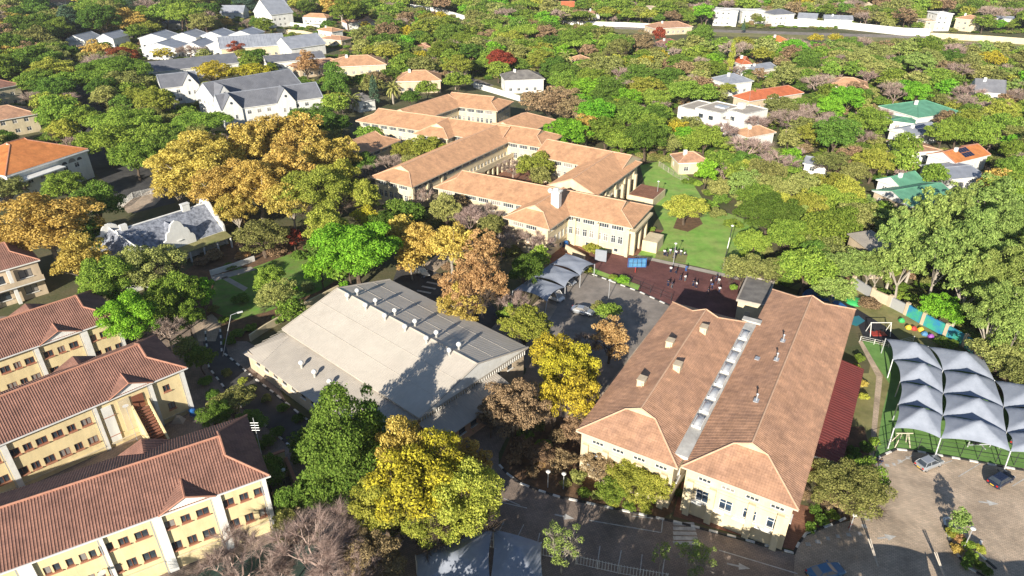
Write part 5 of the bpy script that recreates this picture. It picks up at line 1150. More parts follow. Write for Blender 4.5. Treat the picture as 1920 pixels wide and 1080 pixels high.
LM = {
 'green': leafmat('mid_green_leaves', (.10, .18, .028), (.30, .41, .065)),
 'dark': leafmat('dark_green_leaves', (.07, .14, .022), (.18, .28, .05)),
 'bright': leafmat('fresh_green_leaves', (.09, .25, .02), (.28, .54, .05), .10),
 'olive': leafmat('olive_leaves', (.14, .165, .045), (.40, .41, .13)),
 'lime': leafmat('yellow_green_leaves', (.19, .235, .035), (.46, .47, .085)),
 'yellow': leafmat('yellow_leaves', (.19, .165, .032), (.64, .54, .055), .14),
 'gold': leafmat('golden_leaves', (.34, .235, .045), (.72, .56, .15), .12),
 'rust': leafmat('rust_leaves', (.33, .19, .075), (.64, .43, .19), .10),
 'red': leafmat('red_leaves', (.24, .05, .03), (.36, .10, .05), .15),
 'gum': leafmat('grey_green_gum_leaves', (.14, .22, .05), (.38, .48, .13), .12),
 'brown': leafmat('dry_brown_leaves', (.19, .13, .075), (.38, .27, .15), .2, .1),
 'blue': leafmat('blue_green_needles', (.05, .10, .065), (.11, .18, .11), .12, .1),
 'twig': leafmat('bare_twigs', (.22, .155, .13), (.45, .345, .295), .12, .0)}
def crown_np(seed, n_leaf, leaf, clumps=40, cr=(.22, .36), shape='round', inner=.12, flat=.8):
    rg = np.random.default_rng(seed)
    cs = []; k = 0
    while len(cs) < clumps and k < 5000:
        k += 1; d = rg.normal(size=3); d /= np.linalg.norm(d)
        if d[2] < -.55: continue
        rr = rg.uniform(.45, .86)*(1 if len(cs) > clumps*.15 else .5)
        if shape == 'round': p = d*rr*np.array([1, 1, flat])
        elif shape == 'tall': p = d*rr*np.array([.8, .8, 1.5]); s = 1-.45*max(0, (p[2])/1.5); p[:2] *= s
        elif shape == 'flat': p = d*rr*np.array([1.05, 1.05, .45]); p[2] = abs(p[2])*.9+.0
        elif shape == 'open': p = d*rr*np.array([1, 1, .95])*1.05
        elif shape == 'cone': z = rg.uniform(-1, 1.2); q = (1.25-z)/2.25; a = rg.uniform(0, 6.28); p = np.array([math.cos(a)*q*.75, math.sin(a)*q*.75, z])
        elif shape == 'column': z = rg.uniform(-1, 1); q = .75*math.sqrt(max(0.02, 1-abs(z)**2.5)); a = rg.uniform(0, 6.28); p = np.array([math.cos(a)*q*.6, math.sin(a)*q*.6, z])
        r = rg.uniform(*cr)
        if cs and min(np.linalg.norm(p-c[0])-.45*(r+c[1]) for c in cs) < 0 and k < 3500: continue
        cs.append((p, r))
    an_ = rg.uniform(0, 3.14); sk = rg.uniform(.72, 1.0); ca_, sa_ = math.cos(an_), math.sin(an_); fz = rg.uniform(.8, 1.2) if shape in ('round', 'open') else 1.0
    for c in cs:
        x_, y_ = c[0][0]*ca_+c[0][1]*sa_, (-c[0][0]*sa_+c[0][1]*ca_)*sk; c[0][0], c[0][1] = (x_*ca_-y_*sa_)*1.06, (x_*sa_+y_*ca_)*1.06; c[0][2] *= fz
    P = np.array([c[0] for c in cs]); Rr = np.array([c[1] for c in cs]); w_ = Rr**2/np.sum(Rr**2)
    N = int(n_leaf*1.9); idx = rg.choice(len(cs), N, p=w_); d = rg.normal(size=(N, 3)); d /= np.linalg.norm(d, axis=1)[:, None]
    d[:, 2] = np.where(d[:, 2] < -.3, -d[:, 2]*.7, d[:, 2])
    rad = Rr[idx]*(rg.uniform(.72, 1.08, N)+.12*np.sin(d[:, 0]*7+idx)*np.cos(d[:, 1]*8+idx)); C_ = P[idx]+d*rad[:, None]*np.array([1, 1, .85])
    keep = np.ones(N, bool)
    for i in range(len(cs)):
        q = np.linalg.norm((C_-P[i])/np.array([1, 1, .85]), axis=1) < Rr[i]*.68; keep &= ~(q & (idx != i))
    C_ = C_[keep][:int(n_leaf*(1-inner))]; D = d[keep][:len(C_)]
    ni = int(n_leaf*inner); j = rg.choice(len(cs), ni); Ci = P[j]*rg.uniform(.2, .9, ni)[:, None]+rg.normal(size=(ni, 3))*.08; C_ = np.vstack([C_, Ci]); D = np.vstack([D, rg.normal(size=(ni, 3))])
    return C_, D, P, Rr
def leaves_mesh(name, C_, D, leaf, rg, m, elong=1.5, extra=None):
    n = len(C_); D = D*.75+rg.normal(size=(n, 3))*.55; D /= np.linalg.norm(D, axis=1)[:, None]
    A = np.cross(D, rg.normal(size=(n, 3))); A /= np.linalg.norm(A, axis=1)[:, None]+1e-9; B = np.cross(D, A)
    s = leaf*rg.uniform(.6, 1.25, n)[:, None]
    V = np.stack([C_-A*s*elong*.5, C_-B*s*.45+D*s*.12, C_+A*s*elong*.5, C_+B*s*.45+D*s*.12], 1).reshape(-1, 3)
    me = bpy.data.meshes.new(name); ev, ef = (extra or ([], []))
    nv = len(V); allv = np.vstack([V, np.array(ev, float).reshape(-1, 3)]) if len(ev) else V
    me.vertices.add(len(allv)); me.vertices.foreach_set('co', allv.ravel())
    tri = sum(len(f) for f in ef); me.loops.add(n*4+tri); me.polygons.add(n+len(ef))
    li = list(range(n*4)); st = list(range(0, n*4, 4)); tot = [4]*n; k = n*4
    for f in ef: li += [nv+i for i in f]; st.append(k); tot.append(len(f)); k += len(f)
    me.loops.foreach_set('vertex_index', li); me.polygons.foreach_set('loop_start', st)
    me.materials.append(m[0])
    if len(m) > 1: me.materials.append(m[1]); me.polygons.foreach_set('material_index', [0]*n+[1]*len(ef))
    me.update(calc_edges=True); me.validate(); return me
def trunk_mb(P, Rr, rg, base=-1.35, r=.055, nl=12, n=6):
    """tapered trunk with limbs reaching into the leaf clumps (unit tree, crown centre at 0)"""
    mb = MB(); fork = Vector((rg.normal()*.04, rg.normal()*.04, base+(.0-base)*.42)); mid = Vector((fork.x*.5+.02, fork.y*.5, (base+fork.z)/2))
    mb.tube((0, 0, base), mid, r*1.25, r, n=n, cap=False); mb.tube(mid, fork, r, r*.85, n=n, cap=False)
    for i in rg.permutation(len(P))[:nl]:
        p = Vector(P[i]); m_ = fork.lerp(p, .5)+Vector((0, 0, .06)); mb.tube(fork, m_, r*.55, r*.32, n=max(3, n-2), cap=False); mb.tube(m_, p, r*.32, r*.08, n=max(3, n-2), cap=False)
    return mb
def bare_np(seed, n_tw, shape='vase', lod=0, w_=.006):
    """bare crown: limbs fork again and again and end in fine twigs"""
    rg = np.random.default_rng(seed); V = []; Fc = []
    def seg(a, b, r0, r1):
        d = b-a; L = np.linalg.norm(d)
        if L < 1e-6: return
        d = d/L; u = np.cross(d, [.3, .5, .8]); u /= np.linalg.norm(u)+1e-9; v = np.cross(d, u); k = len(V)
        for p, r in ((a, r0), (b, r1)):
            for t in (0, 2.094, 4.189): V.append(p+u*math.cos(t)*r+v*math.sin(t)*r)
        for i in range(3): Fc.append((k+i, k+(i+1) % 3, k+3+(i+1) % 3, k+3+i))
    tips = []
    def grow(p, d, L, r, dep):
        q = p+d*L; mid = p+d*L*.5+rg.normal(size=3)*L*.06; seg(p, mid, r, r*.85); seg(mid, q, r*.85, r*.65)
        if dep == 0: tips.append((q, d)); return
        for _ in range(3 if dep > 1 else 4):
            e = d*1.0+rg.normal(size=3)*.52; e[2] += .12; e /= np.linalg.norm(e); grow(q, e, L*rg.uniform(.6, .85), r*.6, dep-1)
    k0 = np.array([0, 0, -1.7]); fork = np.array([0, 0, -.95]); seg(k0, fork, .05, .04)
    for i in range(6):
        a = i*1.05+rg.uniform(-.3, .3); e = np.array([math.cos(a)*.62, math.sin(a)*.62, 1.0]); e /= np.linalg.norm(e); grow(fork, e, .55, .03, 3 if lod == 0 else 2)
    T = np.array([t[0] for t in tips]); Dd = np.array([t[1] for t in tips]); n = n_tw; i = rg.integers(0, len(T), n)
    d = Dd[i]+rg.normal(size=(n, 3))*.5; d /= np.linalg.norm(d, axis=1)[:, None]; a = T[i]-Dd[i]*rg.uniform(0, .25, n)[:, None]; L = rg.uniform(.12, .34, n)[:, None]; b = a+d*L
    s = np.cross(d, rg.normal(size=(n, 3))); s /= np.linalg.norm(s, axis=1)[:, None]; k = len(V); VV = np.stack([a-s*w_, a+s*w_, b], 1).reshape(-1, 3)
    Fc += [(k+3*j, k+3*j+1, k+3*j+2) for j in range(n)]
    return np.vstack([np.array(V), VV]), Fc, T
def raw_mesh(name, V, Fc, m):
    me = bpy.data.meshes.new(name); me.from_pydata([tuple(p) for p in V], [], Fc); me.materials.append(m); me.update(); return me

# kinds: shape, leaf material, clumps, openness
KIND = {
 'green': ('broadleaf_tree', 'green', 'round', 62, (.15, .27)), 'dark': ('broadleaf_tree', 'dark', 'round', 56, (.16, .28)), 'bright': ('broadleaf_tree', 'bright', 'round', 50, (.15, .26)),
 'olive': ('broadleaf_tree', 'olive', 'round', 66, (.13, .25)), 'lime': ('broadleaf_tree', 'lime', 'round', 60, (.14, .25)), 'flat': ('broadleaf_tree', 'green', 'flat', 40, (.17, .28)),
 'yellow': ('autumn_tree', 'yellow', 'round', 70, (.12, .23)), 'gold': ('autumn_tree', 'gold', 'open', 84, (.11, .22)), 'rust': ('autumn_tree', 'rust', 'open', 74, (.11, .21)), 'red': ('autumn_tree', 'red', 'round', 40, (.18, .30)), 'brown': ('autumn_tree', 'brown', 'round', 66, (.11, .21)),
 'gum': ('eucalyptus_tree', 'gum', 'open', 62, (.12, .22)), 'conifer': ('conifer_tree', 'blue', 'cone', 46, (.16, .26)), 'evergreen': ('broadleaf_tree', 'dark', 'tall', 48, (.2, .3)),
 'cypress': ('cypress_tree', 'lime', 'column', 30, (.22, .3)), 'thin': ('young_tree', 'gum', 'open', 26, (.12, .2)), 'bare': ('bare_tree', 'twig', 'bare', 0, None), 'palm': ('palm_tree', 'green', 'palm', 0, None), 'shrub': ('shrub', 'green', 'round', 22, (.3, .45))}
ASP = {'flat': 1.05, 'tall': 1.0, 'cone': 1.3, 'column': 3.4}
PROTO = {}
def palm_mesh(mats):
    mb = MB(); rg = random.Random(4)
    mb.tube((0, 0, -1.7), (.03, 0, 0), .10, .08, n=7, mi=1)
    for i in range(34):
        a = i*2.4; el = 1.15-i*.055; p = Vector((0, 0, .0)); d = Vector((math.cos(a)*math.cos(el), math.sin(a)*math.cos(el), math.sin(el))); s = Vector((-math.sin(a), math.cos(a), 0))
        for k in range(6):
            q = p+d*.19; w0, w1 = .13*(1-abs(k-2)/5), .13*(1-abs(k-1)/5)
            mb.add([p-s*w0-Vector((0, 0, .05)), p, q, q-s*w1-Vector((0, 0, .05))], [(0, 1, 2, 3)]).add([p+s*w0-Vector((0, 0, .05)), p, q, q+s*w1-Vector((0, 0, .05))], [(3, 2, 1, 0)])
            p = q; d.z -= .26; d.normalize()
    return mb.mesh('palm_tree', mats)
def proto(kind, lod, var):
    """(crown mesh, trunk mesh) or one joined mesh for the far ones; unit crown radius 1, base at -1.7"""
    key = (kind, lod, var)
    if key in PROTO: return PROTO[key]
    name, lm, shape, cl, cr = KIND[kind]; seed = abs(hash_(kind))*7+var*31+lod; rg = np.random.default_rng(seed)
    bark = M['barkpale'] if kind in ('gum', 'gold', 'thin') else M['bark']
    if shape == 'bare':
        V, Fc, T = bare_np(seed, (9000, 3600, 1300)[lod], lod=min(lod, 1), w_=(.003, .0065, .014)[lod]); V[:, :2] *= 1.0
        PROTO[key] = (raw_mesh('crown', V, Fc, LM['twig']), None); return PROTO[key]
    if shape == 'palm': PROTO[key] = (palm_mesh([LM['olive'], M['barkpale']]), None); return PROTO[key]
    nl, lf = ((29000, .035), (9500, .054), (2700, .094))[lod]
    if kind in ('thin',): nl = int(nl*.3); lf *= .8
    if kind in ('gold', 'rust', 'brown', 'gum', 'yellow', 'olive') : nl = int(nl*.85)
    if kind in ('brown', 'rust', 'yellow'): nl = int(nl*.75)
    if kind == 'shrub': nl = int(nl*.35); lf *= 1.6
    C_, D, P, Rr = crown_np(seed, nl, lf, cl, cr, shape, inner=.10)
    if lod < 2:
        cm = leaves_mesh('crown', C_, D, lf, rg, [LM[lm]]); tm = trunk_mb(P, Rr, rg, r=.05 if kind != 'thin' else .03, base=-1.7 if kind in ('gum', 'thin') else -1.35, nl=16 if lod == 0 else 9, n=7 if lod == 0 else 5).mesh('trunk', bark)
        if kind in ('brown', 'rust', 'thin', 'olive', 'lime', 'yellow'):
            V, Fc, T = bare_np(seed+5, (2600, 900)[lod], lod=1, w_=.006); V[:, 2] = np.where(V[:, 2] < -.95, (V[:, 2]+.95)*(.53 if kind != 'thin' else 1)-.95, V[:, 2]); b = raw_mesh('branches', V*np.array([.95, .95, .95]), Fc, bark)
            PROTO[key] = (cm, tm, b)
        else: PROTO[key] = (cm, tm)
    else:
        t = trunk_mb(P, Rr, rg, nl=3, n=4, base=-1.7 if kind in ('gum', 'thin') else -1.35); PROTO[key] = (leaves_mesh(name, C_, D, lf, rg, [LM[lm], bark], extra=(t.v, t.f)), None)
    return PROTO[key]
def hash_(s):
    h = 7
    for c in s: h = (h*31+ord(c)) % 9973
    return h
VR = random.Random(11)
TREES = []       # (X, Y, radius, height, kind, picture x, y, width)
def plan(x, y, wpx, h, kind, label=None):
    """tree whose crown centre shows at x, y and whose crown is wpx wide in the photograph"""
    zc = h*.62
    X, Y = G(x, y, zc); d = proj(X, Y, zc)[2]; TREES.append((X, Y, wpx*d/F_PX/2, h, kind, x, y, wpx, label))
NEAR = [ # x, y, crown width in px, height m, kind, own words
 (85,415,175,17,'gold','largest golden tree, at the left edge above the yellow wings'),(150,480,90,13,'gold','lower golden tree beside the left edge building'),(5,350,100,9,'olive',None),(60,388,70,7,'dark',None),(125,392,50,5,'olive',None),(185,375,90,13,'dark','dark green tree between the golden tree and the gabled house'),(170,440,60,11,'dark',None),
 (200,520,120,14,'green',None),(275,500,130,13,'olive',None),(240,590,110,13,'bright',None),(330,545,90,12,'green',None),(375,550,60,9,'bright',None),(300,580,70,11,'green',None),(310,610,66,9,'bare','small bare grey tree at the end of the middle yellow wing'),(262,500,80,12,'green',None),(350,590,60,8,'green',None),
 (355,300,150,19,'gold','broad golden plane tree, leftmost of the golden group'),(420,345,110,17,'gold',None),(450,275,90,17,'gold',None),(505,250,90,18,'gold',None),(560,245,90,17,'gold',None),(600,290,80,16,'gold',None),(480,345,110,17,'gold',None),(535,320,90,17,'gold',None),(400,290,90,17,'gold',None),(545,285,80,16,'gold',None),(440,390,60,12,'gold',None),(545,375,80,14,'gold',None),(640,285,60,14,'gold',None),(330,345,70,13,'gold',None),
 (590,360,130,16,'lime','yellow-green tree above the bright green one'),(630,330,90,16,'lime',None),(680,365,70,13,'lime',None),(610,425,90,14,'lime',None),(685,405,60,10,'yellow',None),
 (665,455,165,16,'bright','large bright green tree behind the pale hall'),(600,500,60,9,'bright',None),(520,550,75,9,'olive',None),(505,520,60,8,'green',None),(545,580,50,7,'green',None),(490,440,100,9,'olive','olive tree right of the gabled house'),(412,398,34,9,'bright','small bright tree at the right gable of the white house'),(549,442,40,6,'red','small crimson shrub-like tree at the garden edge'),(440,410,40,6,'rust',None),
 (235,225,120,15,'green',None),(150,220,80,13,'green',None),(195,260,100,14,'green',None),(280,255,90,14,'green',None),(250,290,90,12,'green',None),(290,188,80,13,'lime',None),(255,185,70,12,'lime',None),(375,228,110,14,'flat','flat-topped green tree before the white gabled school'),(210,130,130,17,'green','broad green tree left of the dark street'),(240,150,80,14,'olive',None),(95,130,90,14,'lime',None),(65,150,70,13,'green',None),(130,150,70,12,'green',None),(70,180,60,10,'bare',None),(115,182,60,9,'bare',None),(250,290,50,9,'bare',None),(290,300,50,9,'bare',None),(275,155,50,9,'green',None),
 (398,132,75,13,'yellow','rounder yellow tree before the grey school roofs'),(470,131,75,12,'yellow','wider yellow tree before the grey school roofs'),(510,130,30,10,'green',None),(478,102,48,10,'dark',None),(440,88,38,9,'red','dark red tree in front of the pale ribbed hall'),(573,118,55,13,'rust','rust-brown tree at the end of the grey roofs'),(628,150,64,14,'evergreen',None),(305,99,40,8,'yellow',None),(355,92,60,9,'bare',None),(590,215,70,11,'dark',None),(560,222,50,11,'green',None),(625,230,60,11,'dark',None),(540,190,60,8,'bare',None),(640,190,50,9,'bare',None),
 (790,450,70,12,'gold',None),(845,455,80,13,'gold',None),(770,480,50,9,'gold',None),(755,430,50,10,'gold',None),(890,530,120,16,'rust','large golden-brown tree right of the zebra crossing'),(865,570,80,11,'gold',None),(905,470,80,12,'rust',None),(985,505,60,10,'dark',None),(1010,480,40,8,'green',None),(920,425,70,10,'olive',None),(835,390,60,11,'olive',None),(880,405,70,10,'bare',None),(960,560,60,11,'bare','thin bare tree at the left side of the carport'),(1000,440,60,8,'bare',None),(940,450,60,8,'bare',None),(905,398,80,9,'bare',None),(855,380,60,9,'brown',None),(968,432,70,8,'bare',None),(1018,455,56,7,'bare',None),(790,365,50,8,'bare',None),(770,395,50,8,'dark',None),
 (985,605,95,10,'lime','yellow-green tree at the right corner of the pale hall'),(1035,655,90,12,'yellow',None),(1070,690,110,13,'yellow','big yellow tree between the pale hall and the tiled hall'),(1085,740,90,12,'yellow',None),(1040,740,70,11,'yellow',None),(1145,630,80,9,'rust','thin orange tree beside the parking lot'),(1100,640,60,7,'bare',None),(1142,582,46,3.6,'green','round green bush beside the silver sedan'),(1120,574,26,3,'olive',None),(400,775,60,6,'dark',None),(455,830,60,6,'dark',None),(500,885,70,7,'dark',None),(545,935,60,7,'dark',None),(375,668,50,6,'dark',None),(350,650,50,6,'olive',None),(535,985,60,6,'olive',None),
 (965,755,130,12,'brown','half-bare brown tree at the front corner of the pale hall'),(920,770,60,8,'brown',None),(640,835,165,17.5,'evergreen','dark evergreen tree in front of the pale hall'),(695,815,80,14,'evergreen',None),
 (790,890,210,17,'yellow','very large yellow tree at the bottom centre'),(860,930,160,14,'lime',None),(720,930,140,12,'lime',None),(800,960,150,10,'lime',None),(880,870,80,10,'gold',None),(760,850,120,15,'gold',None),
 (440,1060,150,9,'bare','bare twiggy tree under the front yellow wing'),(590,1020,160,11,'bare','purple-grey bare tree at the bottom left of centre'),(520,1060,80,8,'bare',None),(695,1045,130,9,'brown','reddish thin tree beside the bottom shade sails'),(650,1060,110,9,'bare',None),(560,1000,60,8,'bare',None),
 (432,752,95,5,'olive','rounded dark bush between the yellow wings and the road'),(470,790,60,4,'dark',None),
 (1590,910,140,8,'olive','broad olive tree at the front right corner of the tiled hall'),(1620,890,80,8,'green',None),(1560,925,70,6,'brown',None),(1190,890,110,6.5,'lime','yellowish tree before the left tiled hall'),(1130,870,80,6,'brown',None),(1225,905,70,6.5,'lime',None),(1150,915,60,5,'green',None),(1055,1020,90,8,'thin','thin pale tree over the parking bays'),(1305,1045,90,7,'thin','sparse tree by the pedestrian crossing'),(1240,1040,40,6,'thin',None),(1800,978,44,4.2,'gum','small silver-green tree on the kerbed island'),(1010,850,60,4,'brown',None),(1050,860,50,3,'brown',None),(980,835,50,4,'brown',None),(1080,800,60,5,'brown',None),
 (1005,305,84,10.5,'lime','tree filling the school courtyard, right one'),(962,310,60,8,'bare','bare tree in the school courtyard'),(1012,330,40,8,'olive',None),(800,275,70,10,'lime',None),(760,278,60,9,'lime',None),(730,300,60,9,'bare',None),(700,320,60,9,'bare',None),(775,305,60,8,'olive',None),(835,270,40,7,'dark',None),(680,300,60,8,'dark',None),(745,390,50,8,'dark',None),(720,420,60,9,'dark',None),(890,212,46,6,'bright','green tree in the upper school yard'),
 (1030,188,105,13,'brown','large purple-brown tree behind the school'),(1065,178,70,11,'brown',None),(1062,246,92,12,'bright','bright green tree at the right of the school roofs'),(1100,235,60,11,'gold',None),(1137,242,90,12,'green',None),(1212,252,80,14,'dark','tall dark green tree above the lawn'),(1165,200,60,10,'dark',None),(1210,165,90,11,'lime','bright yellow-green tree right of the purple-brown one'),(1105,165,70,11,'bright',None),(1160,255,50,9,'green',None),(1240,195,40,8,'bare',None),
 (1286,386,90,8,'lime','round olive-yellow tree standing alone on the lawn'),(1283,250,40,8,'bright',None),
 (690,250,46,8,'green',None),(660,185,36,8,'palm','palm left of the salmon school roofs'),(735,165,40,10,'palm','palm behind the upper left school wing'),(770,180,40,8,'dark',None),(700,165,22,13,'conifer','dark narrow conifer left of the palm'),(800,165,40,9,'green',None),(712,118,26,10,'palm','palm in front of the two-storey cream house'),(858,120,60,14,'lime','tall yellow-green tree above the white house'),(858,150,50,10,'green',None),(940,110,58,14,'red','big rust-red tree left of the white house'),(1061,110,30,13,'palm','tall palm right of the purple-brown tree'),(1236,62,30,13,'red','tall rust-red tree near the white boundary wall'),(1210,115,38,11,'yellow','brightest yellow tree above the yellow-green one'),(1126,112,26,9,'yellow',None),(1372,105,14,16,'cypress','tall narrow cypress left of the small red roof'),(1395,45,9,9,'conifer',None),(1413,180,9,8,'cypress','small cypress in front of the red-roofed house'),(928,62,22,9,'yellow',None),(685,45,20,7,'yellow',None),(1735,122,30,7,'palm','spreading palm in the middle of the right woods'),(1567,70,32,8,'yellow',None),(1530,70,28,8,'yellow',None),(1700,155,28,7,'yellow','small bright yellow tree left of the dark grey gabled roof'),(1792,198,30,7,'lime',None),(25,40,70,14,'gold',None),(40,85,60,13,'green',None),(20,92,60,10,'conifer',None),(55,95,50,9,'conifer',None),(100,30,50,14,'dark',None),
 # right of the lawn and the gum trees
 (1350,300,50,10,'green',None),(1385,325,50,10,'green',None),(1325,320,40,10,'bright',None),(1420,365,70,10,'green',None),(1460,385,70,11,'lime',None),(1512,385,70,11,'lime',None),(1450,350,60,11,'olive',None),(1500,350,70,11,'olive',None),(1545,370,60,11,'green',None),(1590,360,60,11,'lime',None),(1410,450,60,9,'green',None),(1395,500,80,8,'olive','olive trees behind the small cream store, left one'),(1445,505,80,9,'olive','olive trees behind the small cream store, right one'),(1480,440,80,11,'green',None),(1540,430,100,13,'green',None),(1530,480,70,10,'dark',None),(1580,500,80,10,'gum',None),(1635,498,60,10,'gum',None),
 (1650,500,60,11,'gum',None),(1690,450,80,18,'gum','tall gum tree above the pale pillar wall'),(1730,430,100,20,'gum','tallest gum tree with white limbs'),(1700,492,90,15,'gum',None),(1770,480,100,19,'gum',None),(1830,460,110,19,'gum',None),(1890,440,110,18,'gum',None),(1820,520,100,17,'gum',None),(1880,530,110,18,'gum',None),(1875,590,110,16,'gum',None),(1910,620,80,14,'gum',None),(1790,400,90,17,'gum',None),(1860,380,100,16,'gum',None),(1915,370,80,14,'green',None),(1768,578,76,7.5,'bright','vivid lime-green tree behind the painted wall'),(1905,590,60,10,'dark',None),(1880,660,100,8,'olive',None),(1915,700,70,7,'olive',None),(1880,640,60,9,'gum',None),(1960,500,120,18,'gum',None),(1970,640,120,12,'olive',None),(1960,390,100,14,'green',None),
 (1400,270,100,12,'bare','bare grey-brown tree below the white villa'),(1350,240,70,11,'bare',None),(1455,300,90,10,'bare',None),(1480,220,90,11,'bare',None),(1530,215,80,10,'bare',None),(1570,230,80,10,'bare',None),(1420,225,60,9,'bare',None),(1690,325,30,8,'bare',None),(1800,240,70,12,'green',None),(1770,245,60,12,'green',None),(1840,250,60,12,'green',None),(1755,325,50,9,'green',None),(1695,300,50,11,'green',None),(1640,300,80,11,'lime',None),(1700,270,50,11,'green',None),(1880,210,70,12,'lime',None),(1870,340,50,10,'gold',None),(1905,265,50,8,'bright',None),(1520,250,60,9,'lime',None),(1560,300,60,9,'olive',None),(1600,290,60,10,'brown',None),(1850,200,50,10,'bare',None)]
for t in NEAR: plan(*t)
# unseen trees added below the frame to shade the road and yellow wings
for X, Y, r_, h, k in [(-16,38,6,12,'dark'),(-6,37,6.5,12.5,'evergreen'),(4,36,6.5,12,'dark'),(13,37,6.5,12.5,'evergreen'),(22,35,6.5,12,'dark'),(31,34,6,11,'evergreen'),(-40,36,6,12,'bare'),(9,28,7,14,'dark'),(-8,28,7,14,'dark'),(24,27,7,14,'dark'),(52,40,2.5,8,'bare'),(60,42,2,9,'bare'),(48,36,3,10,'olive')]: TREES.append((X, Y, r_, h, k, *proj(X, Y, h*.62)[:2], 60, None))
for X, Y, r_, h, k in [(-27,70,3,8,'dark'),(-24,62,3,8,'dark'),(-63,112,4,8,'dark'),(-33,122,5,10,'green'),(-38,128,5,10,'dark'),(-70,118,4,9,'green')]: TREES.append((X, Y, r_, h, k, *proj(X, Y, h*.62)[:2], 50, None))

# woods and gardens beyond: keep clear of every building, road and lawn
def inpoly(x, y, P):
    c = False; n = len(P)
    for i in range(n):
        x1, y1 = P[i]; x2, y2 = P[(i+1) % n]
        if (y1 > y) != (y2 > y) and x < (x2-x1)*(y-y1)/(y2-y1)+x1: c = not c
    return c
BLD = []
bpy.context.view_layer.update()
for o in C.objects:
    if o.type == 'MESH' and o.parent is not None and o.name.split('.')[0] in ('roof', 'canopy', 'wall_panel', 'gable'):
        mw = o.matrix_world; bb_ = [mw @ Vector(b) for b in o.bound_box]; co = [mw @ v.co for v in o.data.vertices] if len(o.data.vertices) < 40 else bb_
        BLD.append((min(b.x for b in co), max(b.x for b in co), min(b.y for b in co), max(b.y for b in co), max(b.z for b in co), co))
def bclear(X, Y, r):
    for x0, x1, y0, y1, z1, co in BLD:
        if x0-r < X < x1+r and y0-r < Y < y1+r: return False
    return True
NO = [px([(1200,305),(1262,318),(1322,385),(1415,425),(1440,560),(1180,560),(1200,420)]), px([(130,150),(180,160),(240,300),(310,350),(300,400),(180,400),(150,320)]), px([(820,135),(905,150),(1030,195),(1015,205),(830,150)]), [(55,375),(430,345),(430,415),(55,470)]]
MASK_EDGE = [(0,352),(120,352),(200,300),(320,290),(600,300),(640,250),(640,170),(760,150),(1040,150),(1060,200),(1190,300),(1260,310),(1330,380),(1440,420),(1500,560),(1700,600),(1920,760),(2050,860),(2300,860),(2300,-400),(-400,-400),(-400,420)]
def region_kind(x, y, r):
    t = r.random()
    def pick(tb):
        a = 0
        for k, p in tb:
            a += p
            if t < a: return k
        return tb[-1][0]
    if x < 640 and y < 110: return pick([('green', .22), ('dark', .26), ('olive', .16), ('lime', .10), ('conifer', .08), ('gold', .07), ('bare', .07), ('red', .02), ('brown', .02)])
    if x < 640: return pick([('green', .3), ('dark', .25), ('olive', .2), ('lime', .12), ('bare', .13)])
    if x < 1290: return pick([('green', .26), ('olive', .20), ('lime', .10), ('dark', .15), ('bright', .05), ('bare', .10), ('brown', .07), ('yellow', .01), ('flat', .03)])
    if y > 330: return pick([('green', .35), ('gum', .25), ('olive', .2), ('lime', .12), ('dark', .08)])
    return pick([('green', .22), ('olive', .22), ('lime', .07), ('bare', .22), ('dark', .10), ('bright', .03), ('brown', .09), ('gum', .04), ('yellow', .015), ('flat', .005)])
grid = {}
def gkey(X, Y): return (int(X//14), int(Y//14))
def near_ok(X, Y, r, f=.62):
    kx, ky = gkey(X, Y)
    for i in (-1, 0, 1):
        for j in (-1, 0, 1):
            for (a, b, rr) in grid.get((kx+i, ky+j), ()):
                if (X-a)**2+(Y-b)**2 < (f*(r+rr))**2: return False
    return True
for t in TREES: grid.setdefault(gkey(t[0], t[1]), []).append((t[0], t[1], t[2]))
cand = []
Y = 60.0
while Y < 860:
    st_ = 4.6 if Y < 330 else 5.4 if Y < 560 else 8
    X = -(Y*.92+30)
    while X < Y*.92+30:
        cand.append((X+VR.uniform(-st_*.5, st_*.5), Y+VR.uniform(-st_*.5, st_*.5))); X += st_
    Y += st_
VR.shuffle(cand)
BPIX = []
for x0, x1, y0, y1, z1, co in BLD:
    if y0 > 215 and (x1-x0) < 45 and proj(x0, y0, z1)[0] > 700:
        co = [p for p in co if p.z > z1-.4]
    cc = sum(co, Vector())/len(co)
    for i_, p in enumerate(co):
        for r_ in (p, (p+cc)/2, (p+co[i_-1])/2, (p*3+co[i_-1])/4, (p+co[i_-1]*3)/4): q = proj(*r_); BPIX.append((q[0], q[1]))
    q = proj(sum(p.x for p in co)/len(co), sum(p.y for p in co)/len(co), z1); BPIX.append((q[0], q[1]))
BPIX = list({(round(p[0]/3)*3, round(p[1]/3)*3) for p in BPIX})
BPIX = [p for p in BPIX if -50 < p[0] < 1970 and -50 < p[1] < 700]
for X, Y in cand:
    r_ = VR.choice([2.6, 3.4, 4.2, 5.0, 6.2])*(1.2 if Y > 330 else 1.05); x, y, zc = proj(X, Y, 6)
    if x < 660 and y < 230: r_ *= 1.35
    h = r_*VR.uniform(1.5, 2.1)+1.2
    x, y, zc = proj(X, Y, h*.62)
    if not (-300 < x < 2250): continue
    if Y < 610 and not inpoly(x, y, MASK_EDGE): continue
    k = region_kind(x, y, VR)
    if not near_ok(X, Y, r_, .5) or not bclear(X, Y, r_*.5): continue
    if any(inpoly(X, Y, P) for P in NO): continue
    # nothing may hide a building that the photograph shows
    bad = False; fx, fy, _ = proj(X, Y, h)
    w_ = r_*F_PX/zc
    for (cx, cy) in BPIX:
        if abs(cx-x) < w_*.75 and fy+1 < cy < y+w_*.4: bad = True; break
    if bad: continue
    TREES.append((X, Y, r_, h, k, x, y, 2*w_, None)); grid.setdefault(gkey(X, Y), []).append((X, Y, r_))
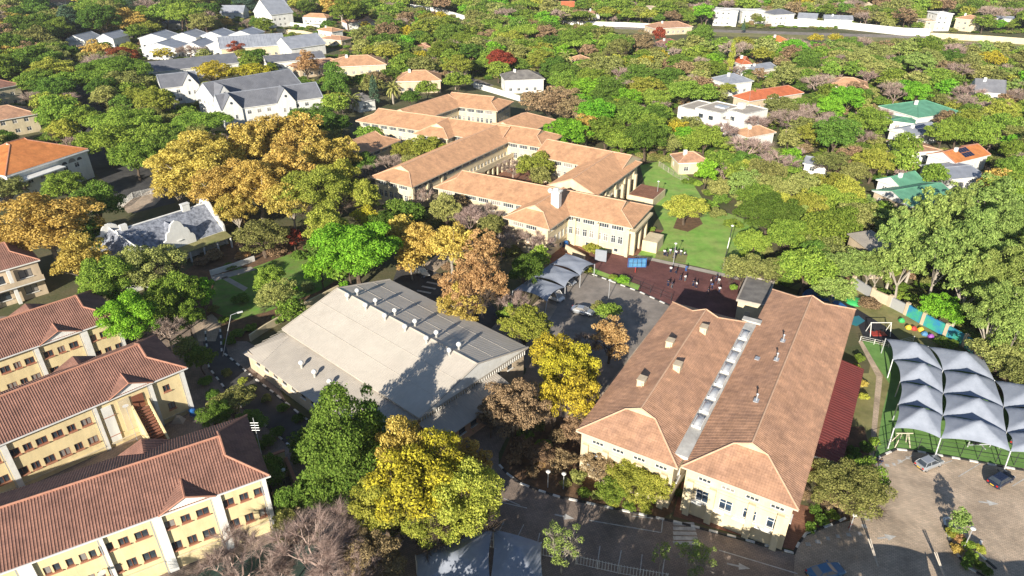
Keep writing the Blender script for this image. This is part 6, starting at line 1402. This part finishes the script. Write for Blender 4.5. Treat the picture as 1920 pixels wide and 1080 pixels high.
# labels: every tree is told by its colour, size and the landmark it stands next to
LANDM = [(30,240,'the grand orange roof'),(250,165,'the dark street at the upper left'),(310,440,'the curly-gabled white house'),(485,185,'the gabled white school'),(340,65,'the white townhouses'),(500,20,'the white chapel'),(480,75,'the pale ribbed hall roof'),(560,30,'the pink houses at the top'),(675,110,'the two-storey cream house'),(785,150,'the tan hipped roof behind the school'),(975,150,'the white house with pale hipped roof'),(940,112,'the big rust-red tree'),(1060,115,'the tall palm'),(1236,65,'the tall rust-red tree'),(1262,45,'the wide pinkish roof'),(1064,10,'the white house with red gable roof'),(1390,15,'the white villas at the top'),(1335,205,'the flat-roofed white villa'),(1455,178,'the bright red roof'),(1372,105,'the narrow cypress'),(1590,155,'the tan-roofed cream house'),(1785,30,'the beige mansion'),(1600,50,'the long white boundary wall'),(1855,165,'the dark grey gabled roof'),(1755,205,'the large green roof'),(1735,122,'the spreading palm'),(1820,290,'the orange-brown roof'),(1720,345,'the small green roofs'),(1525,310,'the small grey-roofed cottage'),(1300,300,'the brown-roofed cottage'),(1300,420,'the lawn'),(1415,540,'the small cream store'),(1700,600,'the painted playground wall'),(1610,450,'the white flat roof in the woods'),(930,280,'the school courtyard'),(1040,370,'the school chimney'),(650,270,'the shaded school wing'),(740,600,'the pale sheet roof'),(1040,520,'the carport'),(1090,585,'the silver sedan'),(1300,800,'the twin tiled halls'),(100,620,'the rear yellow wing'),(200,720,'the middle yellow wing'),(300,880,'the front yellow wing'),(1800,990,'the kerbed island'),(870,30,'the white wall at the top'),(60,25,'the top left corner'),(900,1050,'the bottom shade sails'),(380,240,'the flat-topped green tree'),(470,300,'the golden plane trees'),(665,455,'the large bright green tree')]
CW = {'green': 'mid green', 'dark': 'dark green', 'bright': 'fresh green', 'olive': 'olive green', 'lime': 'yellow-green', 'flat': 'flat-topped green', 'yellow': 'yellow', 'gold': 'golden', 'rust': 'rust-brown', 'red': 'dark red', 'brown': 'dry brown', 'gum': 'grey-green gum', 'conifer': 'blue-green conifer', 'evergreen': 'dark evergreen', 'cypress': 'narrow', 'thin': 'thin sparse', 'bare': 'bare grey', 'palm': 'palm', 'shrub': 'green'}
def landmark(x, y):
    b = min(LANDM, key=lambda l: (l[0]-x)**2+((l[1]-y)*1.6)**2); dx, dy = x-b[0], (y-b[1])*1.6
    if abs(dx) < 9 and abs(dy) < 9: s = 'right at'
    elif abs(dx) > abs(dy): s = 'right of' if dx > 0 else 'left of'
    else: s = 'below' if dy > 0 else 'above'
    return s+' '+b[2], math.hypot(dx, dy)
def put_tree(i, t, lod, lab, grp):
    X, Y, r_, h, k, x, y, wpx, own = t; nm = KIND[k][0]; var = i % (2 if lod == 0 else 3 if lod == 1 else 5)
    pr = proto(k, lod, var); rz = (i*2.399) % 6.283
    sz = h/2.65; z0 = 1.7*sz
    if k not in ('gum', 'thin', 'bare', 'palm'): sz = h/2.35; z0 = 1.35*sz
    if k == 'cypress': sz = h/2.3; z0 = 1.12*sz; r_ = r_/.75
    elif k == 'conifer': sz = h/2.9; r_ = r_*1.15
    elif k == 'shrub': z0 = h*.4; sz = h*.55
    elif k == 'palm': sz = h/2.3; r_ = r_
    if nm == 'broadleaf_tree' or nm == 'autumn_tree' or nm == 'eucalyptus_tree' or nm == 'bare_tree': r_ *= 1.22 if k == 'gold' else 1.1
    if lod == 2 or pr[1] is None and k != 'bare':
        o = link(nm, pr[0]); o.location = (X, Y, z0); o.rotation_euler = (0, 0, rz); o.scale = (r_, r_, sz); tag(o, lab, 'shrub' if k == 'shrub' else 'tree', grp); return
    root = empty(nm, (X, Y, 0), lab, 'shrub' if k == 'shrub' else 'tree', grp)
    for me in pr:
        if me is None: continue
        o = link(me.name.split('.')[0], me, root); o.location = (0, 0, z0); o.rotation_euler = (0, 0, rz); o.scale = (r_, r_, sz)
def add_trees(trees):
    vis = [t for t in trees if -60 < t[5] < 1980 and t[6] < 1150 and t[6]+t[7]*.5 > -2]; off = [t for t in trees if t not in vis]
    vis.sort(key=lambda t: -t[7]); cnt = {}; lab = {}; ind = []; rest = []
    for t in vis:
        nm = KIND[t[4]][0]; cnt[nm] = cnt.get(nm, 0)+1
        (ind if cnt[nm] <= 295 else rest).append(t)
    meta = []
    for t in ind:
        if t[8]: meta.append((t[8] if any(w in t[8] for w in ('tree', 'cypress', 'palm', 'bush', 'conifer')) else t[8]+' tree', None, 0)); continue
        lm, d = landmark(t[5], t[6]); meta.append((None, (CW[t[4]], lm), d))
    order = {}
    for i, m_ in enumerate(meta):
        if m_[0] is None: order.setdefault(m_[1], []).append((m_[2], i))
    names = {}
    for key, lst in order.items():
        lst.sort()
        for j, (_, i) in enumerate(lst):
            t = ind[i]; noun = 'tree' if 'palm' not in key[0] else ''
            pre = '' if len(lst) == 1 else ('nearest ' if j == 0 else 'farthest ' if j == len(lst)-1 else ordw(j)+' nearest ')
            names[i] = ' '.join(('%s%s %s %s' % (pre, key[0], noun, key[1])).split()[:16])
    for i, t in enumerate(ind):
        lod = 0 if t[7] > 105 else 1 if t[7] > 52 else 2
        lb = meta[i][0] or names[i]; kindname = {'broadleaf_tree': 'green trees of the school grounds and gardens', 'autumn_tree': 'autumn coloured trees', 'bare_tree': 'bare winter trees', 'eucalyptus_tree': 'gum trees at the right', 'conifer_tree': 'blue-green conifers', 'palm_tree': 'palms', 'cypress_tree': 'narrow cypresses', 'young_tree': 'thin pale trees', 'shrub': 'garden shrubs'}[KIND[t[4]][0]]
        put_tree(i, t, lod, lb, kindname)
    return rest, off, ind
# low shrubs in beds and along kerbs, each at its own place
SHR = [(1098,506,22,'lime'),(1110,468,34,'lime'),(1128,474,20,'bright'),(1168,526,28,'bright'),(1150,520,18,'green'),(1275,925,20,'dark'),(1060,905,22,'olive'),(1000,885,26,'brown'),(1012,870,24,'rust'),(1040,880,26,'brown'),(1085,895,30,'olive'),(1075,860,26,'brown'),(1095,925,26,'green'),(1120,930,24,'olive'),(1150,940,24,'lime'),(1180,948,26,'green'),(1210,952,26,'lime'),(965,860,30,'brown'),(985,815,34,'green'),(1010,800,30,'olive'),(1045,820,36,'brown'),(1020,835,30,'green'),(1232,938,24,'green'),
 (1540,975,26,'dark'),(1520,990,20,'dark'),(1560,965,26,'green'),(1530,955,24,'dark'),(1610,945,30,'green'),(1635,925,26,'bright'),(1510,930,22,'brown'),(1600,850,26,'dark'),(1625,840,26,'dark'),(1640,830,22,'green'),(1785,1000,22,'lime'),(1800,1012,20,'rust'),(1815,1022,22,'green'),(1795,1030,22,'gold'),(1822,1044,22,'green'),(1812,1058,20,'dark'),(1835,1060,22,'dark'),(1838,1030,18,'lime'),(1850,1072,20,'dark'),
 (1605,690,20,'lime'),(1612,672,18,'green'),(1618,720,18,'gold'),(1620,745,18,'lime'),(425,700,20,'olive'),(470,730,22,'dark'),(500,748,20,'olive'),(530,765,22,'dark'),(560,785,22,'dark'),(455,715,18,'lime'),(430,640,22,'dark'),(445,625,26,'dark'),(470,615,26,'green'),(420,600,20,'green'),(520,600,20,'dark'),(548,545,26,'bright'),(645,536,22,'bright'),(640,545,16,'lime'),(575,540,26,'olive'),(480,460,36,'dark'),(520,470,36,'brown'),(455,480,30,'rust'),(400,480,34,'brown'),(430,500,26,'dark'),(380,490,30,'brown'),(560,480,30,'dark'),(590,460,30,'olive'),(385,715,26,'dark'),(400,740,26,'dark'),(520,810,26,'dark'),(500,830,30,'dark'),(480,840,24,'dark'),(560,860,26,'dark'),(580,900,26,'dark'),(450,560,30,'dark'),(400,580,22,'olive'),
 (875,800,30,'dark'),(850,820,24,'dark'),(900,650,30,'green'),(918,655,26,'dark'),(945,590,30,'green'),(958,578,26,'bright'),(975,570,24,'dark'),(820,520,20,'brown'),(840,500,24,'brown'),(860,490,26,'olive'),(900,440,34,'dark'),(960,470,30,'olive'),(985,455,30,'brown'),(930,480,28,'dark'),(870,430,36,'dark'),(820,420,36,'olive'),(790,405,36,'dark'),(760,410,36,'dark'),(730,440,34,'dark'),(755,500,26,'rust'),(770,505,22,'gold'),(1220,430,16,'green'),(1250,300,26,'green'),(1225,298,24,'olive'),(1195,280,26,'dark'),(1160,282,24,'green'),(1110,262,24,'olive'),(1330,385,34,'green'),(1345,400,34,'olive'),(1375,420,36,'green'),(1400,480,34,'green'),(1430,470,36,'olive'),(1470,530,34,'green'),(1510,520,34,'lime'),(1545,515,30,'gum'),(1575,530,28,'gum'),(1375,540,16,'green'),(1835,655,30,'olive'),(1850,690,36,'olive'),(1880,720,34,'brown'),(1905,740,34,'olive'),(1860,720,30,'lime')]
SHR_T = []
for x, y, wpx, c in SHR:
    h = VR.uniform(1.1, 1.9) if wpx < 30 else VR.uniform(1.7, 2.8); X, Y = G(x, y, h*.4); d = proj(X, Y, h*.4)[2]; SHR_T.append((X, Y, wpx*d/F_PX/2, h, 'shrub', x, y, wpx, c))
def shrubs():
    byk = {}
    for i, (X, Y, r_, h, k, x, y, wpx, c) in enumerate(SHR_T):
        lm, d = landmark(x, y); byk.setdefault((CW[c], lm), []).append((d, i))
    nmz = {}
    for key, lst in byk.items():
        lst.sort()
        for j, (_, i) in enumerate(lst): nmz[i] = '%s%s shrub %s' % ('' if len(lst) == 1 else ('nearest ' if j == 0 else ordw(j)+' nearest '), key[0], key[1])
    for i, (X, Y, r_, h, k, x, y, wpx, c) in enumerate(SHR_T):
        key = ('shrub', c, i % 2)
        if key not in PROTO:
            rg = np.random.default_rng(hash_(c)+i); C_, D, P, Rr = crown_np(hash_(c)+i*3, 2200, .1, 20, (.3, .45), 'round', flat=.75); PROTO[key] = leaves_mesh('shrub', C_, D, .13, rg, [LM[KIND[c][1]]])
        o = link('shrub', PROTO[key]); o.location = (X, Y, h*.42); o.scale = (r_, r_, h*.55); o.rotation_euler = (0, 0, i*1.3); tag(o, nmz[i], 'shrub', 'garden shrubs')
shrubs()
# undergrowth between the trees of the woods: nobody could count it
und = []; Y = 100.0
while Y < 700:
    st_ = 3.4 if Y < 330 else 4.6; X = -(Y*.85+20)
    while X < Y*.85+20:
        a, b = X+VR.uniform(-st_*.5, st_*.5), Y+VR.uniform(-st_*.5, st_*.5); X += st_
        x, y, zc = proj(a, b, 0)
        if not (-60 < x < 1980) or (b < 610 and not inpoly(x, y, MASK_EDGE)) or any(inpoly(a, b, P) for P in NO) or not bclear(a, b, .8): continue
        if VR.random() < .25: continue
        und.append((a, b, VR.uniform(1.2, 2.6), VR.uniform(1.2, 3.0), VR.random()))
    Y += st_
def undergrowth(col, pts):
    m = bpy.data.meshes.new('undergrowth'); m.from_pydata([(p[0], p[1], p[3]*.35) for p in pts], [], [])
    a = m.attributes.new('tree_scale', 'FLOAT_VECTOR', 'POINT'); a.data.foreach_set('vector', [c for p in pts for c in (p[2], p[2], p[3]*.5)])
    a = m.attributes.new('tree_turn', 'FLOAT_VECTOR', 'POINT'); a.data.foreach_set('vector', [c for i, p in enumerate(pts) for c in (0, 0, (i*2.399) % 6.283)])
    return m
UND = {c: [p for p in und if lo <= p[4] < hi] for c, lo, hi in (('green', 0, .35), ('olive', .35, .7), ('dark', .7, .9), ('brown', .9, 1.0))}
rest, off, ind = add_trees(TREES)
# the rest, smaller in the picture than the individuals above: one wood per kind
def gn(o, name, src):
    ng = bpy.data.node_groups.new(name, 'GeometryNodeTree'); ng.interface.new_socket('Geometry', in_out='INPUT', socket_type='NodeSocketGeometry'); ng.interface.new_socket('Geometry', in_out='OUTPUT', socket_type='NodeSocketGeometry')
    n = ng.nodes; l = ng.links; gi = n.new('NodeGroupInput'); go = n.new('NodeGroupOutput'); ip = n.new('GeometryNodeInstanceOnPoints'); oi = n.new('GeometryNodeObjectInfo'); oi.inputs['Object'].default_value = src; oi.transform_space = 'ORIGINAL'; oi.inputs['As Instance'].default_value = True
    s1 = n.new('GeometryNodeInputNamedAttribute'); s1.data_type = 'FLOAT_VECTOR'; s1.inputs[0].default_value = 'tree_scale'; s2 = n.new('GeometryNodeInputNamedAttribute'); s2.data_type = 'FLOAT_VECTOR'; s2.inputs[0].default_value = 'tree_turn'
    l.new(gi.outputs[0], ip.inputs['Points']); l.new(oi.outputs['Geometry'], ip.inputs['Instance']); l.new(s1.outputs[0], ip.inputs['Scale']); l.new(s2.outputs[0], ip.inputs['Rotation']); l.new(ip.outputs[0], go.inputs[0])
    md = o.modifiers.new('trees', 'NODES'); md.node_group = ng
def wood(name, label, pts, me, m=None, src=None):
    if not pts: return
    if m is not None: o = bpy.data.objects.new(name, m); C.objects.link(o); tag(o, label, 'bushes', kind='stuff'); gn(o, name, src); return
    m = bpy.data.meshes.new(name); m.from_pydata([(p[0], p[1], 1.35*p[3]/2.35) for p in pts], [], [])
    a = m.attributes.new('tree_scale', 'FLOAT_VECTOR', 'POINT'); a.data.foreach_set('vector', [c for p in pts for c in (p[2]*1.15, p[2]*1.15, p[3]/2.35)])
    a = m.attributes.new('tree_turn', 'FLOAT_VECTOR', 'POINT'); a.data.foreach_set('vector', [c for i, p in enumerate(pts) for c in (0, 0, (i*2.399) % 6.283)])
    o = bpy.data.objects.new(name, m); C.objects.link(o); tag(o, label, 'trees', kind='stuff')
    src = next((q for q in C.objects if q.data is me and q.parent is None), None)
    if src is None: src = link('broadleaf_tree', me); src.location = (pts[0][0], pts[0][1], 1.7*pts[0][3]/2.65); src.scale = (pts[0][2], pts[0][2], pts[0][3]/2.65); tag(src, 'single small %s of the far woods' % label.split(' in the')[0].replace('far ', '').replace('trees', 'tree'), 'tree')
    gn(o, name, src)
groups = {}
for t in rest+[q for q in off if q[1] > 120]: groups.setdefault((t[4], 0), []).append(t)
for (k, _), pts in groups.items():
    src_me = next((PROTO[(k, 2, v)][0] for v in range(5) if (k, 2, v) in PROTO), None) or proto(k, 2, 0)[0]
    wood('distant_wood', 'far %s trees in the woods towards the top and beyond the sides' % CW[k], pts, src_me)
for c, pts in UND.items():
    src = next((o for o in C.objects if o.get('category') == 'shrub' and o.data == PROTO.get(('shrub', c, 0), PROTO.get(('shrub', c, 1)))), None)
    if src: wood('undergrowth', 'low %s undergrowth between the trees of the woods' % CW[c], pts, None, undergrowth(c, pts), src)
for i, t in enumerate([q for q in off if q[1] <= 120]): put_tree(i, t, 1, CW[t[4]]+' tree outside the frame past the '+('bottom' if t[1] < 60 else 'left' if t[0] < 0 else 'right')+' edge, %s of its row' % ordw(i % 20), 'trees outside the frame')
print('TREES', len(TREES), 'individual', len(ind), 'rest', len(rest), {k: len(v) for k, v in groups.items()})

# ------------------------------------------------------------------ haze: thin even air round the whole place
hz = part('haze', MB().box((0, 950, 34.75), (2900, 2600, 71.5)), None); hz['kind'] = 'stuff'
hm = bpy.data.materials.new('thin_haze'); hm.use_nodes = True; n = hm.node_tree.nodes; n.clear(); ho = n.new('ShaderNodeOutputMaterial'); hv = n.new('ShaderNodeVolumePrincipled')
hv.inputs['Color'].default_value = (.93, .95, 1, 1); hv.inputs['Density'].default_value = .00011; hv.inputs['Anisotropy'].default_value = .2
hm.node_tree.links.new(hv.outputs[0], ho.inputs['Volume']); hz.data.materials.clear(); hz.data.materials.append(hm)
